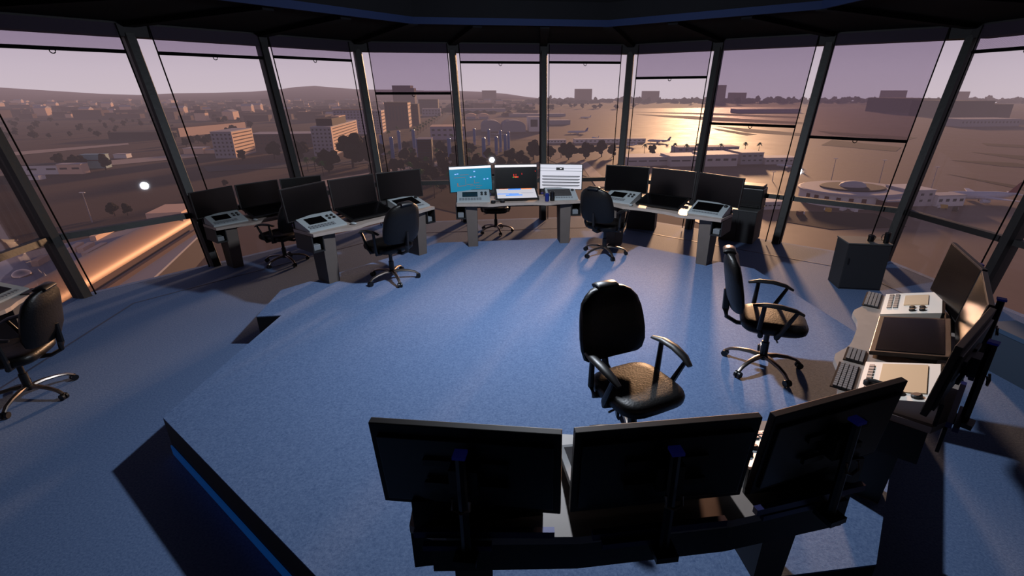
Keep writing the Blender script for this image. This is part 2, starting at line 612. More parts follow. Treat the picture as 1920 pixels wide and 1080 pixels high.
def make_desk():
    root = empty('control_console', (0, 0, 0), 0, 'x', 'console')
    n = 28
    pts = [(-1.10 + 2.2 * i / n, front_y(-1.10 + 2.2 * i / n)) for i in range(n + 1)]
    back = [(1.12, 0.37), (0.95, 0.46), (0.36, 0.53), (-0.36, 0.53), (-0.95, 0.46), (-1.12, 0.37)]
    MB().prism(pts + back, DESKTOP - 0.045, DESKTOP).build('worktop', M['top'], root)
    for s in (-1, 1):
        b = MB()
        x0, x1 = (0.75, 0.94) if s > 0 else (-0.94, -0.75)
        xm = (x0 + x1) / 2
        b.hexa([(xm - .085, -.03, 0), (xm + .085, -.03, 0), (xm + .085, .26, 0), (xm - .085, .26, 0)],
               [(xm - .10, -.06, DESKTOP - .045), (xm + .10, -.06, DESKTOP - .045), (xm + .10, .30, DESKTOP - .045), (xm - .10, .30, DESKTOP - .045)])
        lg = b.build('leg', M['leg'], root)
        # dark side cheeks of the leg
        b = MB()
        for q in (-1, 1):
            b.hexa([(xm + q * .086, -.028, .01), (xm + q * .089, -.028, .01), (xm + q * .089, .258, .01), (xm + q * .086, .258, .01)],
                   [(xm + q * .101, -.058, DESKTOP - .05), (xm + q * .104, -.058, DESKTOP - .05), (xm + q * .104, .298, DESKTOP - .05), (xm + q * .101, .298, DESKTOP - .05)])
        b.build('side_cheek', M['dark'], lg)
        MB().bx(xm - .088, xm + .088, -.034, -.029, .36, .368).build('joint_line', M['dark'], lg)
        # open cubby outboard of the leg
        b = MB()
        a0, a1 = (0.945, 1.12) if s > 0 else (-1.12, -0.945)
        y0, y1, z0, z1 = -.10, .36, .53, DESKTOP - .045
        b.bx(a0, a1, y0, y1, z0, z0 + .02)
        b.bx(a0, a1, y1 - .02, y1, z0 + .02, z1)
        b.bx(a0, a0 + .015, y0, y1 - .02, z0 + .02, z1)
        b.bx(a1 - .015, a1, y0, y1 - .02, z0 + .02, z1)
        cb = b.build('cubby', M['dark'], root)
        MB().bx(min(a0, a1) + .03, max(a0, a1) - .04, -.06, .1, z0 + .021, z0 + .10, .008).build('handset_cradle', M['grey_panel'], cb)
    b = MB()
    b.hexa([(-1.02, .43, .60), (-.36, .50, .60), (.36, .50, .60), (1.02, .43, .60), (1.02, .45, .60), (.36, .52, .60), (-.36, .52, .60), (-1.02, .45, .60)],
           [(-1.02, .43, DESKTOP - .045), (-.36, .50, DESKTOP - .045), (.36, .50, DESKTOP - .045), (1.02, .43, DESKTOP - .045), (1.02, .45, DESKTOP - .045), (.36, .52, DESKTOP - .045), (-.36, .52, DESKTOP - .045), (-1.02, .45, DESKTOP - .045)])
    b.build('back_apron', M['dark'], root)
    b = MB()
    for s in (-1, 0, 1):
        c = s * 0.78
        a = -s * 0.13
        rt = Matrix.Rotation(a, 4, 'Z')
        b.box((c, .555 - abs(s) * .075, DESKTOP + .03), (.62, .03, .035), rt)
        b.box((c + .12, .575 - abs(s) * .075, DESKTOP - .01), (.30, .03, .03), rt)
    b.build('cable_rail', M['bluerail'], root)
    return root


def make_monitor(lit=None):
    """origin on the worktop line under the monitor; faces local -y"""
    root = empty('monitor', (0, 0, 0), 0, 'x', 'monitor')
    W, Hh, zc, tl = 0.80, 0.47, 0.345, R(6)
    rt = Matrix.Translation((0, 0, zc)) @ Matrix.Rotation(-tl, 4, 'X')
    MB().box((0, 0.0, 0), (W, .035, Hh), None, .004).xf(rt).build('casing', M['bezel'], root)
    MB().box((0, .024, -.01), (W - .06, .018, Hh - .10), None, .004).xf(rt).build('back_cover', M['black'], root)
    sc = MB().box((0, -.0185, 0), (W - .03, .003, Hh - .03)).xf(rt).build('screen', lit or M['screen'], root)
    b = MB()
    b.tube([(0, .115, -.06), (0, .115, .50)], .022, 8)
    b.box((0, .115, -.04), (.10, .10, .03))
    p = b.build('mount_pole', M['black'], root)
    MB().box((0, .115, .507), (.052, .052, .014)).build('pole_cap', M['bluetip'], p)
    b = MB()
    b.box((0, .062, .345), (.12, .07, .12))
    b.box((-.12, .045, .40), (.12, .02, .03))
    b.box((.12, .045, .40), (.12, .02, .03))
    b.box((-.12, .045, .28), (.12, .02, .03))
    b.box((.12, .045, .28), (.12, .02, .03))
    br = b.build('mount_bracket', M['black'], root)
    MB().tube([(-.035, .145, .30), (-.035, .155, .26), (0, .155, .24), (.035, .155, .26), (.035, .145, .31)], .007, 6).build('lever', M['steel'], br, True)
    return root, sc, rt


def make_panel_left():
    """white sloping panel with a small phone screen and keys, origin at front centre"""
    root = empty('telephone_panel', (0, 0, 0), 0, 'x', 'panel')
    w, dp, h0, h1 = .58, .40, .025, .15
    MB().hexa([(-w / 2, 0, 0), (w / 2, 0, 0), (w / 2, dp, 0), (-w / 2, dp, 0)],
              [(-w / 2, 0, h0), (w / 2, 0, h0), (w / 2, dp, h1), (-w / 2, dp, h1)]).build('wedge_body', M['white'], root)
    MB().bx(-w / 2 - .015, w / 2 + .015, dp + .002, dp + .02, 0, h1 + .004).build('back_plate', M['black'], root)
    sl = math.atan2(h1 - h0, dp)
    fr = Matrix.Translation((0, 0, h0)) @ Matrix.Rotation(sl, 4, 'X')
    MB().box((-.06, .24, .004), (.27, .17, .008)).xf(fr).build('small_screen', M['screen'], root)
    for i, (x, y) in enumerate(((.15, .29), (.22, .29), (.15, .22), (.22, .22))):
        MB().lathe([(.022, 0), (.022, .012), (.018, .018)], 12, (x, y, .002)).xf(fr).build('dial', M['dark'], root)
    b = MB()
    for i in range(8):
        for j in range(2):
            b.box((-.23 + i * .05, .05 + j * .045, .005), (.038, .03, .01))
    b.xf(fr).build('key_row', M['grey_panel'], root)
    return root


def make_panel_right():
    root = empty('radio_panel', (0, 0, 0), 0, 'x', 'panel')
    w, dp, h0, h1 = .56, .40, .025, .15
    MB().hexa([(-w / 2, 0, 0), (w / 2, 0, 0), (w / 2, dp, 0), (-w / 2, dp, 0)],
              [(-w / 2, 0, h0), (w / 2, 0, h0), (w / 2, dp, h1), (-w / 2, dp, h1)]).build('wedge_body', M['white'], root)
    MB().bx(-w / 2 - .015, w / 2 + .015, dp + .002, dp + .02, 0, h1 + .004).build('back_plate', M['black'], root)
    sl = math.atan2(h1 - h0, dp)
    fr = Matrix.Translation((0, 0, h0)) @ Matrix.Rotation(sl, 4, 'X')
    MB().box((-.03, .23, .004), (.42, .25, .008)).xf(fr).build('flat_screen', M['screen'], root)
    MB().lathe([(.03, 0), (.03, .014), (.022, .02)], 14, (.225, .31, .002)).xf(fr).build('knob', M['dark'], root)
    b = MB()
    for i in range(9):
        b.box((-.20 + i * .046, .045, .005), (.034, .03, .01))
    b.xf(fr).build('key_row', M['grey_panel'], root)
    return root


def make_touch(lit=None):
    root = empty('touch_display', (0, 0, 0), 0, 'x', 'display')
    w, dp = .78, .47
    rt = Matrix.Translation((0, 0, .02)) @ Matrix.Rotation(R(13), 4, 'X')
    MB().box((0, dp / 2, .012), (w, dp, .03), None, .004).xf(rt).build('frame', M['black'], root)
    s = MB().box((0, dp / 2, .0285), (w - .07, dp - .07, .003)).xf(rt).build('screen', lit or M['screen'], root)
    MB().hexa([(-.25, .18, .0), (.25, .18, .0), (.25, .40, .0), (-.25, .40, .0)],
              [(-.25, .18, .045), (.25, .18, .045), (.25, .40, .09), (-.25, .40, .09)]).build('stand', M['dark'], root)
    return root, s, rt


P_desk = make_desk()
P_mon, _, MON_RT = make_monitor()
P_pl, P_pr = make_panel_left(), make_panel_right()
P_touch, _, TCH_RT = make_touch()
used = set()


def place(proto, loc, rz, label, group):
    if proto.name not in used:
        used.add(proto.name)
        proto.location = loc
        proto.rotation_euler = (0, 0, rz)
        proto['label'] = label
        if group:
            proto['group'] = group
        return proto
    return dup(proto, loc, rz, label, group)


def lpt(k, du, dv, z, x, y):
    o, a = deskmx(k, du, dv, z)
    return Vector((o.x + math.cos(a) * x - math.sin(a) * y, o.y + math.sin(a) * x + math.cos(a) * y, z))


# key: side, du, dv, z, console label, short name used in the labels of what stands on it
DESKS = {
    'D': (0, 0.0, 0.0, PH, 'far central console carrying the lit teal and white screens', 'far central console'),
    'C': (-1, 0.0, 0.0, PH, 'console at front left of the platform with a chair at its right end', 'front left console'),
    'E': (1, -0.10, 0.0, PH, 'console right of the centre, sun glint on its worktop edge', 'console right of the centre'),
    'F': (3, 0.0, 0.0, PH, 'console at the right with a wavy sunlit beige worktop', 'right sunlit console'),
    'G': (4, 0.06, 0.045, PH, 'nearest console, seen from behind at the bottom of the picture', 'nearest console seen from behind'),
    'B': (-1, -0.12, 3.07, 0.0, 'console on the lower floor behind the front left console', 'lower rear left console'),
    'A': (-2, -0.29, 2.90, 0.0, 'console cut off by the left picture edge', 'console cut off at far left'),
}
for key, (k, du, dv, z, lab, nm) in DESKS.items():
    loc, a = deskmx(k, du, dv, z)
    place(P_desk, loc, a, lab, 'control consoles around the tower cab')
    zt = z + DESKTOP
    parts = ('left', 'middle', 'right')
    for i, s in enumerate((-1, 0, 1)):
        if key == 'A':
            continue
        tx, ty = s * 0.835, 0.50 - abs(s) * 0.085
        p = lpt(k, du, dv, zt, tx, ty)
        ra = a - s * R(13)
        if key == 'D':
            continue
        place(P_mon, p, ra, '%s dark monitor above the %s' % (parts[i], nm), 'dark monitors on the consoles')
    if key != 'D' and key != 'A':
        place(P_touch, lpt(k, du, dv, zt, -0.02, -0.025), a, 'black tilted touch display in the middle of the %s' % nm, 'dark touch displays')
    if key != 'A':
        o1 = place(P_pl, lpt(k, du, dv, zt, -0.80, -0.03), a, 'white sloping phone panel on the left of the %s' % nm if key != 'F' else 'sunlit white phone panel at the far end of the right console', 'white phone panels')
    o2 = place(P_pr, lpt(k, du, dv, zt, 0.80, -0.03), a, 'white sloping panel with dark screen, right end of the %s' % nm if key != 'F' else 'sunlit white sloping panel with glare on its screen, near end of the right console', 'white radio panels')
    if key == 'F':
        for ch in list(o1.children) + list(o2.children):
            new = {'white_panel': M['white_sunlit'], 'dark_screen': M['screen_sunlit']}.get(ch.data.materials[0].name)  # swap in the copies with sunlight painted into their colour
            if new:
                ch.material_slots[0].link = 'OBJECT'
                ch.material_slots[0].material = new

# the lit screens of the far console
k, du, dv, z, lab, nm = DESKS['D']
loc, a = deskmx(k, du, dv, z)
zt = z + DESKTOP
W2, H2 = .77, .44


def mark(rt, x, z_, w, h, m, name, par, y=-.0215):
    MB().box((x, y, z_), (w, .002, h)).xf(rt).build(name, m, par)


for i, (s, lit, lab) in enumerate(((-1, M['teal'], 'lit monitor with a teal airport map on the far central console'),
                                   (0, M['scr_black'], 'black radar monitor with a white bar and red marks, far central console'),
                                   (1, M['scr_white'], 'lit monitor with a pale list on the far central console'))):
    root, sc, rt = make_monitor(lit)
    root.location = lpt(k, du, dv, zt, s * 0.835, 0.50 - abs(s) * .085)
    root.rotation_euler = (0, 0, a - s * R(13))
    tag(root, lab, 'monitor')
    if s < 1:
        mark(rt, 0, H2 / 2 - .022, W2, .040, M['scr_bar'], 'title_bar', sc)
    if s == -1:
        rnd = random.Random(3)
        segs = [(-.25, .03, .12, .008), (-.15, .03, .10, .006), (-.10, -.06, .006, .13), (-.18, -.12, .16, .008), (-.25, -.09, .02, .05),
                (-.02, -.10, .12, .007), (.10, -.08, .10, .006), (.02, -.13, .09, .006), (.14, -.13, .12, .006), (.12, -.16, .08, .008),
                (.06, -.05, .006, .06), (-.12, .075, .16, .006), (.02, .04, .10, .006)]
        for q in segs:
            mark(rt, *q, M['ln_brown'], 'map_line', sc)
        for q in ((-.28, .09), (-.24, .095), (.07, .125), (.07, .03), (.25, -.02), (.31, -.015), (.0, .025)):
            mark(rt, q[0], q[1], .03, .016, M['ln_violet'], 'map_mark', sc)
    if s == 0:
        for q, m_ in (((-.02, .0, .03, .012), 'ln_red'), ((.02, .0, .05, .014), 'ln_red'), ((-.04, .03, .008, .05), 'ln_red'),
                      ((.0, .0, .015, .02), 'ln_green'), ((-.05, -.003, .02, .008), 'ln_green'), ((.11, .055, .006, .03), 'ln_red'), ((.0, .04, .006, .03), 'ln_red'), ((.36, .1, .006, .02), 'ln_red')):
            mark(rt, *q, M[m_], 'radar_mark', sc)
    if s == 1:
        mark(rt, 0, .155, W2, .006, M['grey_panel'], 'list_rule', sc)
        mark(rt, 0, .105, W2, .006, M['grey_panel'], 'list_rule', sc)
        mark(rt, -.02, .145, .14, .045, M['scr_black'], 'black_badge', sc)
        mark(rt, -.005, .148, .03, .014, M['scr_bar'], 'badge_letter', sc, -.0235)
        for j in range(4):
            mark(rt, 0, .01 - j * .055, .70, .016, M['ln_dark'], 'list_line', sc)
            mark(rt, .0, -.008 - j * .055, .66, .006, M['grey_panel'], 'list_rule', sc)
root, sc, rt = make_touch(M['scr_white'])
root.location = lpt(k, du, dv, zt, -0.02, -0.025)
root.rotation_euler = (0, 0, a)
tag(root, 'white lit touch display with blue and orange strips, far central console', 'display')
for x, y, w, h, m_ in ((-.02, .41, .24, .05, 'ln_blue'), (.2, .42, .2, .03, 'ln_orange'), (-.22, .21, .26, .02, 'ln_blue'), (-.05, .15, .3, .04, 'ln_blue'), (-.05, .2, .18, .03, 'ln_blue'), (.2, .24, .22, .006, 'grey_panel'), (-.2, .43, .2, .012, 'ln_orange')):
    MB().box((x, y, .031), (w, h, .002)).xf(rt).build('strip', M[m_], sc)


# small things on the worktops
def make_mouse():
    o = MB().ico((0, 0, .018), 1.0, 2, (.034, .055, .020)).build('computer_mouse', M['white'], None, True)
    return o


def put_small(o, key, x, y, dz=0.0, rz=0.0, label=None, cat=None):
    k, du, dv, z, _, _ = DESKS[key]
    _, a = deskmx(k, du, dv, z)
    o.location = lpt(k, du, dv, z + DESKTOP + dz, x, y)
    o.rotation_euler = (0, 0, a + rz)
    return tag(o, label, cat)


def mug(name, m, h=.10, r=.042, handle=True):
    root = MB().lathe([(r * .9, 0), (r, .01), (r, h), (r * .86, h), (r * .84, .02), (0.001, .02)], 18).build(name, m, None, True)
    if handle:
        MB().tube([(r * .95, 0, h * .78), (r * 1.6, 0, h * .75), (r * 1.8, 0, h * .5), (r * 1.5, 0, h * .25), (r * .95, 0, h * .2)], .007, 6).build('handle', m, root, True)
    return root


for key, x, y, lab in (('C', -.45, -.10, 'white mouse on the front left console worktop'),
                       ('B', -.42, -.11, 'white mouse on the lower rear left console'),
                       ('E', -.45, -.11, 'white mouse on the console right of the centre'),
                       ('D', -.46, -.10, 'white mouse on the far central console')):
    o = make_mouse()
    put_small(o, key, x, y, 0, .3, lab, 'mouse')
hs = empty('headset', (0, 0, 0))
b = MB()
b.tube([(.085 * math.cos(t), .02, .012 + .085 * math.sin(t) * .35) for t in [PI * i / 12 for i in range(13)]], .012, 8)
b.build('headband', M['black'], hs, True)
for s in (-1, 1):
    MB().lathe([(.04, 0), (.045, .015), (.04, .045), (.0, .05)], 14, (s * .085, .0, 0)).build('earcup', M['black'], hs, True)
put_small(hs, 'D', -.38, -.12, 0, .2, 'black headset lying on the far central console worktop', 'headset')
put_small(mug('drink_can', M['bluecan'], .14, .038, False), 'D', .50, -.09, 0, 0, 'blue can on the far central console, beside a black cup', 'can')
put_small(mug('travel_cup', M['mug'], .16, .042, False), 'D', .60, -.06, 0, 0, 'tall black cup right of the blue can, far central console', 'cup')
for key, x, y, lab in (('F', -.90, -.115, 'white keyboard in a dark tray, far end of the right sunlit console'),
                       ('F', .80, -.115, 'pale keyboard tray at the near end of the right sunlit console'),
                       ('F', .42, -.10, 'small pale tray beside the touch display on the right sunlit console')):
    r_ = empty('keyboard', (0, 0, 0))
    w = .40 if abs(x) > .5 else .24
    MB().bx(-w / 2, w / 2, -.07, .06, 0, .008).build('tray', M['black'], r_)
    b = MB()
    for i in range(12):
        for j in range(4):
            b.box((-w / 2 + .025 + i * (w - .05) / 11, -.045 + j * .028, .013), ((w - .05) / 13, .022, .01))
    b.build('key_block', M['grey_panel'], r_)
    put_small(r_, key, x, y, 0.001, 0, lab, 'keyboard')
nb = empty('notepad', (0, 0, 0))
MB().bx(-.10, .10, -.05, .05, 0, .012, .003).build('cover', M['dark'], nb)
MB().bx(-.095, .095, -.046, .046, .012, .016).build('page', M['dark'], nb)
put_small(nb, 'A', 1.0, -.10, 0, .1, 'dark notepad on the console cut off at far left', 'notepad')
hp = empty('handset', (0, 0, 0))
b = MB()
b.tube([(-.09, 0, .028), (-.06, 0, .036), (0, 0, .04), (.06, 0, .036), (.09, 0, .028)], .018, 8)
b.build('grip', M['dark'], hp, True)
for s in (-1, 1):
    MB().lathe([(.03, 0), (.032, .02), (.022, .036)], 12, (s * .085, 0, 0)).build('earpiece', M['dark'], hp, True)
k, du, dv, z, _, _ = DESKS['F']
put_small(hp, 'F', .98, .10, .075, 1.35, 'dark handset on the sunlit sloping panel at the near end of the right console', 'handset')
hp.rotation_euler = (R(0), 0, hp.rotation_euler.z)


# ------------------------------------------------------------------ office chairs
def superring(cx, cy, z, ax, ay, n=3.0, seg=28):
    r = []
    for i in range(seg):
        t = 2 * PI * i / seg
        c, s = math.cos(t), math.sin(t)
        r.append((cx + ax * math.copysign(abs(c) ** (2 / n), c), cy + ay * math.copysign(abs(s) ** (2 / n), s), z))
    return r


def make_chair():
    """faces local +y, origin on the floor under the column"""
    root = empty('office_chair', (0, 0, 0), 0, 'x', 'chair')
    # seat cushion
    rr = []
    for z, sx, sy in ((.435, .17, .18), (.445, .235, .25), (.47, .265, .275), (.505, .27, .28), (.53, .262, .27), (.545, .24, .245), (.55, .18, .19)):
        rr.append(superring(0, .02, z, sx, sy, 4.0))
    MB().rings(rr).build('seat', M['leather'], root, True)
    # backrest, a shield shape narrowing upward, leaning back
    prof = [(.625, .17), (.632, .225), (.66, .258), (.74, .278), (.84, .282), (.94, .275), (1.03, .262), (1.11, .238), (1.165, .195), (1.195, .145), (1.21, .08)]
    b = MB()
    rr = []
    for z, hw in prof:
        z = .60 + (z - .625) * .88
        lean = -.325 - (z - .60) * .20
        th = .062 if .64 < z < 1.06 else .04
        ring = []
        for i in range(20):
            t = 2 * PI * i / 20
            c, s = math.cos(t), math.sin(t)
            x = hw * math.copysign(abs(c) ** .7, c)
            bow = .05 * (x / .25) ** 2
            ring.append((x, lean + th * math.copysign(abs(s) ** .8, s) + bow, z))
        rr.append(ring)
    bk = b.rings(rr).build('backrest', M['leather'], root, True)
    b = MB()
    rr = []
    for x, h in ((-.085, .6), (-.07, 1), (.07, 1), (.085, .6)):
        rr.append([(x, -.432 + .055 * math.cos(t), 1.115 + .03 * h * math.sin(t)) for t in [2 * PI * i / 12 for i in range(12)]])
    b.rings(rr).build('top_grip', M['plastic'], bk, True)
    # bar joining seat and back
    MB().tube([(0, -.10, .425), (0, -.28, .43), (0, -.375, .48), (0, -.39, .56), (0, -.40, .75)], [.03, .03, .032, .032, .03], 8, .6).build('back_bar', M['plastic'], root, True)
    for s in (-1, 1):
        b = MB()
        pad = [(s * .285, -.20, .735), (s * .30, -.10, .752), (s * .305, .02, .75), (s * .30, .13, .728), (s * .29, .20, .695)]
        b.tube(pad, [.022, .036, .038, .034, .022], 10, .5)
        ar = b.build('armrest', M['plastic'], root, True)
        b = MB()
        b.tube([(s * .20, -.09, .44), (s * .275, -.10, .45), (s * .292, -.12, .52), (s * .297, -.11, .745)], [.022, .024, .022, .018], 8)
        b.tube([(s * .20, .04, .44), (s * .275, .03, .45), (s * .292, .05, .50), (s * .30, .15, .715)], [.022, .024, .022, .016], 8)
        b.build('arm_support', M['plastic'], ar, True)
    b = MB()
    b.box((0, -.01, .42), (.22, .26, .03), None, .008)
    b.build('seat_plate', M['dark'], root)
    MB().lathe([(.05, .10), (.05, .14), (.034, .15), (.034, .27), (.024, .275), (.024, .41)], 14).build('gas_column', M['black'], root, True)
    MB().tube([(.05, .02, .41), (.16, .04, .40), (.25, .05, .395)], .008, 6).build('lever', M['steel'], root, True)
    for i in range(5):
        t = PI / 2 + i * 2 * PI / 5 + .25
        c, s = math.cos(t), math.sin(t)
        pts = [(c * r, s * r, z) for r, z in ((.03, .125), (.12, .13), (.22, .118), (.30, .095), (.345, .062))]
        lg = MB().tube(pts, [.03, .026, .022, .02, .018], 8, .75).build('leg', M['bronze'], root, True)
        b = MB()
        cc = Vector((c * .345, s * .345, .032))
        e = Vector((-s, c, 0))
        for q in (-1, 1):
            b.tube([cc + e * (q * .008), cc + e * (q * .028)], .031, 12)
        b.box((cc.x, cc.y, .05), (.03, .03, .03))
        b.build('castor', M['black'], lg, True)
    return root


P_chair = make_chair()
CH = [  # px, py of the column foot, floor height, facing direction (world degrees), label
    ((1172, 800), PH, -64, 'office chair nearest the camera, facing the viewer with its seat lit brown', (0.765, 3.24)),
    ((1432, 690), PH, -18, 'office chair turned sideways at the right, beside the wavy beige worktop', (2.33, 4.44)),
    ((737, 524), PH, 142, 'office chair at the front left console, seen from behind', (-2.15, 6.98)),
    ((537, 492), 0, 160, 'office chair between the two left consoles, half hidden', (-4.74, 8.91)),
    ((1132, 477), PH, 55, 'office chair at the console right of the centre, back to the viewer', (1.19, 8.2)),
    ((930, 434), 0, -85, 'office chair behind the far central console, seen under its worktop', (-.91, 11.12)),
    ((48, 705), 0, 196, 'office chair cut off by the left picture edge', (-5.37, 4.47))]
for q, z, deg, lab, (x, y) in CH:
    o = place(P_chair, (x, y, z), R(deg) - PI / 2, lab, 'black office chairs')
    o.scale = (1.09, 1.09, 1.09)


# ------------------------------------------------------------------ cabinets and bench
def cabinet(p0, p1, depth, h, label, doors=2):
    """front from p0 to p1 (seen left to right), depth away from the room centre"""
    p0, p1 = Vector(p0), Vector(p1)
    e = (p1 - p0)
    w = e.length
    root = empty('metal_cabinet', (p0.x, p0.y, 0), math.atan2(e.y, e.x), label, 'cabinet')
    MB().bx(0, w, 0, depth, 0.0, h - .02).build('carcass', M['cabinet'], root)
    MB().bx(-.008, w + .008, -.008, depth + .008, h - .02, h).build('top_panel', M['cabtop'], root)
    for i in range(doors):
        x0, x1 = i * w / doors + .006, (i + 1) * w / doors - .006
        dr = MB().bx(x0, x1, -.012, -.001, .03, h - .035).build('door', M['cabinet'], root)
        hx = x1 - .04 if i == 0 and doors > 1 else x0 + .04
        MB().bx(hx - .006, hx + .006, -.022, -.012, h * .55, h * .68).build('handle', M['dark'], dr)
    return root


cabB = cabinet((5.00, 7.58), (5.63, 7.49), .42, .785, 'grey cabinet with two black mugs on top, by the right windows', 1)
cabA = cabinet((4.02, 10.50), (4.60, 10.10), .70, .70, 'grey cabinet under the black printer, behind the console right of the centre', 2)
cabC = cabinet((2.15, 11.42), (2.76, 11.19), .40, .72, 'dark cabinet behind the console right of the centre, half hidden', 1)
m1 = mug('mug', M['mug'], .10, .048)
m1.location = (5.40, 7.68, .785)
m1.rotation_euler = (0, 0, .2)
tag(m1, 'short black mug with handle on the grey cabinet', 'mug')
m2 = mug('travel_mug', M['mug'], .17, .042)
m2.location = (5.58, 7.58, .785)
m2.rotation_euler = (0, 0, 2.8)
tag(m2, 'tall black mug on the grey cabinet, right of the short one', 'mug')
pr = empty('printer', (4.68, 10.62, .70), R(-34), 'black printer standing on the grey cabinet by the windows', 'printer')
MB().bx(-.24, .24, -.22, .22, 0, .42, .02).build('body', M['black'], pr)
MB().bx(-.20, .20, -.23, -.221, .10, .16).build('paper_slot', M['bezel'], pr)
MB().bx(-.22, .22, -.20, .20, .42, .48, .015).build('lid', M['bezel'], pr)
MB().bx(-.18, .18, -.30, -.23, .05, .065).build('output_tray', M['dark'], pr)
be = empty('low_bench', (5.40, 4.2, 0), R(0), 'low blue grey bench along the windows at far right', 'bench')
MB().bx(0, .36, -.9, 1.0, 0, .48).build('base', M['bench_face'], be)
MB().bx(-.02, .38, -.92, 1.02, .48, .53).build('seat_board', M['bench'], be)
be.rotation_euler = (0, 0, R(7))
# ------------------------------------------------------------------ the world outside the glass
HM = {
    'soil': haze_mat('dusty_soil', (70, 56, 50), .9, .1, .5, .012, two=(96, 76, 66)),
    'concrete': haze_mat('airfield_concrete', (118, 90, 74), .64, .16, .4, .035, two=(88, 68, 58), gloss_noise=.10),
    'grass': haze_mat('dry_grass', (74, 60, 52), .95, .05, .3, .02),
    'grove': haze_mat('dark_grove_soil', (66, 50, 46), .95, .05, .6, .06, two=(40, 34, 30)),  # dark brown mottled ground around the pylons
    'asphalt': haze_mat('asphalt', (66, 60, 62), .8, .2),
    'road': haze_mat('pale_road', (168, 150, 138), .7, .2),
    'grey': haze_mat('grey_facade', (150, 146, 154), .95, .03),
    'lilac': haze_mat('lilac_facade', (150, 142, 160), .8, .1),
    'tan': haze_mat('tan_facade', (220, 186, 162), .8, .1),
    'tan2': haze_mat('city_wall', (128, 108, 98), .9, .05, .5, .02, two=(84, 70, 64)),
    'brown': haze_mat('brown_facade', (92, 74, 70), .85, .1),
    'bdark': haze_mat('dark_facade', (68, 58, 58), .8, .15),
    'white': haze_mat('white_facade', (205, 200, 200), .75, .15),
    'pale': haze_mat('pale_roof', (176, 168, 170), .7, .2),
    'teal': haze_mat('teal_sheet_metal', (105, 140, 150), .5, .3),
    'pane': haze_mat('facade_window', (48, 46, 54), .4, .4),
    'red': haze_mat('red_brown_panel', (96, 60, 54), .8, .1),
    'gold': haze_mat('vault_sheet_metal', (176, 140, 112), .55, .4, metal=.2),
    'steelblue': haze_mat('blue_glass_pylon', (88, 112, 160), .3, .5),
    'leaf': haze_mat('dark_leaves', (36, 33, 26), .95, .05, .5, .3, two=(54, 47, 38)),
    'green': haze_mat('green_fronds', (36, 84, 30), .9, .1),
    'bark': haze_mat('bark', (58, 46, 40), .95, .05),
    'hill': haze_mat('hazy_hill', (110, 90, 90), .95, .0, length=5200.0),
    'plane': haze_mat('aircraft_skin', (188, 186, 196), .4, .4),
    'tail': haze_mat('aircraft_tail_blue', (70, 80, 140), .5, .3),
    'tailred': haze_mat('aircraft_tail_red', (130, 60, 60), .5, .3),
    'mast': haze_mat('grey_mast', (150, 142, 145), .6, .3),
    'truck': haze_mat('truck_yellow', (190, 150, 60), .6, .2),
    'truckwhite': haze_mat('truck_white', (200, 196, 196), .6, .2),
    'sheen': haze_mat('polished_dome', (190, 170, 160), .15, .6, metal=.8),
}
YAW = R(7.3)
EX, EY = Vector((math.cos(YAW), math.sin(YAW), 0)), Vector((-math.sin(YAW), math.cos(YAW), 0))


def ztop(px, pyb, pyt, zb=GROUND):
    p = at(px, pyb, zb)
    d = ray(px, pyt)
    return H + d.z / d.y * p.y


# ground
gv = [(690, 360), (700, 280), (780, 262), (870, 268), (1000, 288), (1010, 330), (860, 400)]
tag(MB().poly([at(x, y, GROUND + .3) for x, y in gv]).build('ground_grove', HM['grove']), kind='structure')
gp = [(4350 * math.cos(PI * i / 48), 4350 * math.sin(PI * i / 48)) for i in range(49)] + [(-4350, -600), (4350, -600)]
tag(MB().poly([(x, y, GROUND) for x, y in gp]).build('ground', HM['soil']), kind='structure')
air = [(1030, 300), (1000, 262), (870, 262), (865, 222), (1020, 205), (1500, 200), (2300, 215), (2600, 330), (2300, 640), (1700, 560), (1440, 470), (1130, 345)]
tag(MB().poly([at(x, y, GROUND + .25) for x, y in air]).build('ground_airfield', HM['concrete']), kind='structure')
for pts in ([(1190, 214), (1330, 219), (1505, 229), (1505, 233), (1330, 226), (1230, 218)], [(1340, 236), (1505, 250), (1505, 255), (1400, 248)],
            [(1180, 210), (1340, 212), (1500, 219), (1500, 222), (1320, 215)], [(1530, 245), (1720, 258), (1700, 263), (1560, 252)],
            [(1335, 240), (1420, 252), (1400, 254), (1345, 244)], [(1560, 262), (1690, 276), (1680, 284), (1540, 272)],
            [(1820, 285), (1920, 292), (1990, 303), (1920, 300)], [(1770, 325), (1920, 350), (1990, 372), (1900, 352)], [(1840, 268), (1980, 275), (1980, 281), (1850, 273)],
            [(1780, 300), (1900, 305), (1990, 318), (1880, 312)], [(1470, 395), (1640, 400), (1700, 425), (1560, 430), (1470, 415)]):
    tag(MB().poly([at(x, y, GROUND + .5) for x, y in pts]).build('ground_grass_strip', HM['grass']), kind='structure')
for pts in ([(0, 318), (360, 288), (372, 294), (0, 330)], [(380, 312), (720, 296), (720, 304), (390, 322)], [(1086, 303), (1100, 303), (1150, 350), (1118, 350)],
            [(560, 345), (840, 300), (860, 304), (600, 352)], [(770, 262), (842, 208), (850, 208), (800, 262)], [(0, 287), (240, 268), (242, 271), (0, 294)]):
    tag(MB().poly([at(x, y, GROUND + .4) for x, y in pts]).build('ground_road', HM['road' if pts[0][0] in (1086, 560, 0) else 'asphalt']), kind='structure')

